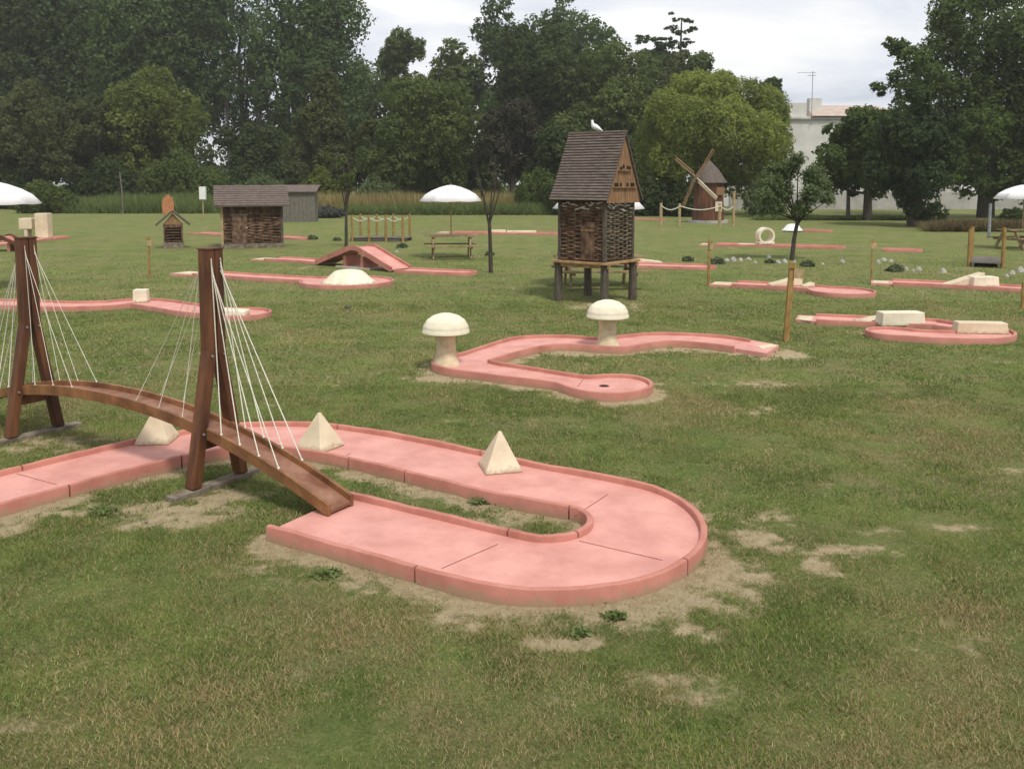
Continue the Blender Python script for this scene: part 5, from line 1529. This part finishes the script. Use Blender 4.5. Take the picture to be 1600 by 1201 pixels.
def grass_material():
    m, n, l, b = newmat('grass_blades')
    t = n.new('ShaderNodeTexCoord')
    a = n.new('ShaderNodeAttribute'); a.attribute_name = 'tone'
    def ramp(src, stops):
        r = n.new('ShaderNodeValToRGB'); els = r.color_ramp.elements
        els[0].position, els[0].color = stops[0][0], (*stops[0][1], 1)
        els[1].position, els[1].color = stops[-1][0], (*stops[-1][1], 1)
        for p, c in stops[1:-1]: e = els.new(p); e.color = (*c, 1)
        l.new(src, r.inputs[0]); return r
    g = ramp(a.outputs['Fac'], [(0, (.070, .118, .026)), (.45, (.160, .222, .052)), (.72, (.275, .315, .090)), (.76, (.26, .20, .085)), (1, (.50, .41, .22))])
    l.new(g.outputs[0], b.inputs['Base Color']); b.inputs['Roughness'].default_value = .6; b.inputs['Specular IOR Level'].default_value = .2
    tr = n.new('ShaderNodeBsdfTranslucent'); l.new(g.outputs[0], tr.inputs[0])
    mx = n.new('ShaderNodeMixShader'); mx.inputs[0].default_value = .3
    l.new(b.outputs[0], mx.inputs[1]); l.new(tr.outputs[0], mx.inputs[2]); l.new(mx.outputs[0], n['Material Output'].inputs[0])
    return m
def grass():
    rs = np.random.RandomState(12)
    parts = []
    for (d0, d1, N, h, w) in ((3.3, 6.5, 400000, .025, .0026), (6.5, 11, 380000, .028, .0038), (11, 19, 260000, .032, .0066), (19, 34, 150000, .036, .010)):
        d = np.sqrt(rs.uniform(d0 ** 2, d1 ** 2, N)); x = rs.uniform(-.72, .72, N) * (d + .6)
        D_ = full_dirt(x, d) if d1 < 21 else np.zeros(N)
        cl = fbm(x * 3.1, d * 3.1, 3); cl2 = fbm(x * .9 + 4, d * .9, 3)
        keep = rs.rand(N) > np.clip((D_ - .12) * 1.45, 0, .95)
        keep &= rs.rand(N) < np.clip(.75 + (cl - .38) * 2.0, .62, 1)
        if d0 == 19: keep &= rs.rand(N) < np.clip((34 - d) / 15, 0, 1)
        for P_ in COURSES: keep &= ~in_poly(x, d, P_)
        x, d, cl, cl2, D_ = x[keep], d[keep], cl[keep], cl2[keep], D_[keep]; n = len(x)
        hh = h * rs.uniform(.4, 1.15, n) * (.55 + 1.0 * cl)
        a = rs.uniform(0, 6.28, n); lean = rs.uniform(.3, 1.3, n) * hh; b_ = rs.uniform(0, 6.28, n)
        dry = np.clip((fbm(x * 1.4 + 31, d * 1.4 + 7, 3) - .43) * 4, 0, 1) * np.clip((fbm(x * .33, d * .33, 2) - .3) * 3 + np.clip((7.5 - d) / 3, 0, .95), 0, 1)
        tone = np.where(rs.rand(n) < .20 + dry * .62 + D_ * .4, rs.uniform(.75, .97, n), np.clip(rs.uniform(0, .30, n) + np.clip((.80 - cl2) * .5, 0, .3) + np.clip((.62 - fbm(x * 5 + 3, d * 5 + 8, 2)) * .6, -.05, .22), 0, .73))
        base = np.stack([x, d, np.full(n, -.006)], 1); s = np.stack([np.cos(a), np.sin(a), np.zeros(n)], 1) * (w * rs.uniform(.6, 1.4, n))[:, None]
        tip = base + np.stack([np.cos(b_) * lean, np.sin(b_) * lean, hh], 1)
        parts.append((np.stack([base - s, base + s, tip], 1).reshape(-1, 3), tone))
    V_ = np.concatenate([p[0] for p in parts]); T_ = np.concatenate([p[1] for p in parts])
    o = fast_mesh('grass', V_, 3, np.arange(len(V_)), grass_material(), T_)
    tag(o, 'short mown grass of the lawn', 'grass', kind='stuff')
grass()
def pebbles():
    rs = np.random.RandomState(77); n = 9000
    d = rs.uniform(4.2, 14, n); x = rs.uniform(-.66, .66, n) * d; D_ = full_dirt(x, d); keep = rs.rand(n) < np.clip((D_ - .35) * 1.2, 0, .8)
    for P_ in COURSES: keep &= ~in_poly(x, d, P_)
    x, d = x[keep], d[keep]; n = len(x); s_ = rs.uniform(.003, .008, n) * (1 + (rs.rand(n) < .04) * 1.3)
    oc = np.array([(1, 0, 0), (0, 1, 0), (-1, 0, 0), (0, -1, 0), (0, 0, .7), (0, 0, -.5)], float)
    fc = np.array([(0, 1, 4), (1, 2, 4), (2, 3, 4), (3, 0, 4), (1, 0, 5), (2, 1, 5), (3, 2, 5), (0, 3, 5)])
    V_ = oc[None] * s_[:, None, None] * rs.uniform(.6, 1.4, (n, 6, 1)); a = rs.uniform(0, 6.28, n)
    X_ = V_[..., 0] * np.cos(a)[:, None] - V_[..., 1] * np.sin(a)[:, None]; Y_ = V_[..., 0] * np.sin(a)[:, None] + V_[..., 1] * np.cos(a)[:, None]
    W = np.stack([X_ + x[:, None], Y_ + d[:, None], V_[..., 2] + .002], -1).reshape(-1, 3)
    idx_ = (fc[None] + (np.arange(n) * 6)[:, None, None]).ravel()
    o = fast_mesh('pebbles', W, 3, idx_, noise_mat('pebble_stone', (.16, .13, .09), (.38, .32, .235), 30, .9, bump=0), None)
    tag(o, 'loose crumbs of soil and small pebbles in the bare patches', 'pebbles', kind='stuff')
pebbles()
# broad-leaved weeds in the bare soil by the front lane
WS = [(905, 990, 10, 'grey-green weed rosette in the bare soil below the U-bend'), (960, 965, 9, 'green weed tuft in the bare soil under the U-bend curb'), (160, 800, 16, 'leafy green weed in front of the left lane'), (800, 786, 12, 'leafy weed inside the U-bend strip'), (750, 785, 10, 'small weed inside the U-bend strip, further left'), (510, 898, 13, 'pale green weed tuft beside the front lane soil')]
for i, (px, py, w, lb) in enumerate(WS):
    x, y = G(px, py); r = w * y / FPX * 1.25; rs = np.random.RandomState(400 + i); n = 110
    t = thing('weed_plant', lb, 'weed', (x, y, 0), group='leafy weeds in the bare soil')
    a = rs.uniform(0, 6.28, n); q = rs.uniform(.15, 1, n)
    C_ = np.stack([r * 1.5 * q * np.cos(a), r * q * np.sin(a), .004 + .018 * (1 - q) + rs.uniform(0, .016, n)], 1)
    C_[:, :2] += rs.normal(size=(n, 2)) * r * .25
    V_ = leaf_faces(C_, .022, rs, 2.0, 1.0)
    fast_mesh('foliage', V_, 4, np.arange(len(V_)), L['tallgreen'], rs.rand(n), t)

# ================================================================== HAZE (thin air in front of the far trees)
def haze():
    m = bpy.data.materials.new('thin_air'); m.use_nodes = True; n, l = m.node_tree.nodes, m.node_tree.links
    n.clear(); o = n.new('ShaderNodeOutputMaterial'); v = n.new('ShaderNodeVolumePrincipled')
    v.inputs['Color'].default_value = (.90, .90, .87, 1); v.inputs['Density'].default_value = .00050; v.inputs['Anisotropy'].default_value = .2
    l.new(v.outputs[0], o.inputs['Volume'])
    MBx = MB().box((0, 400, 19.5), (1600, 1700, 41)); b = MBx.build('haze', m); tag(b, kind='stuff')
    tag(b, 'thin pale air over the whole park', 'haze')
haze()
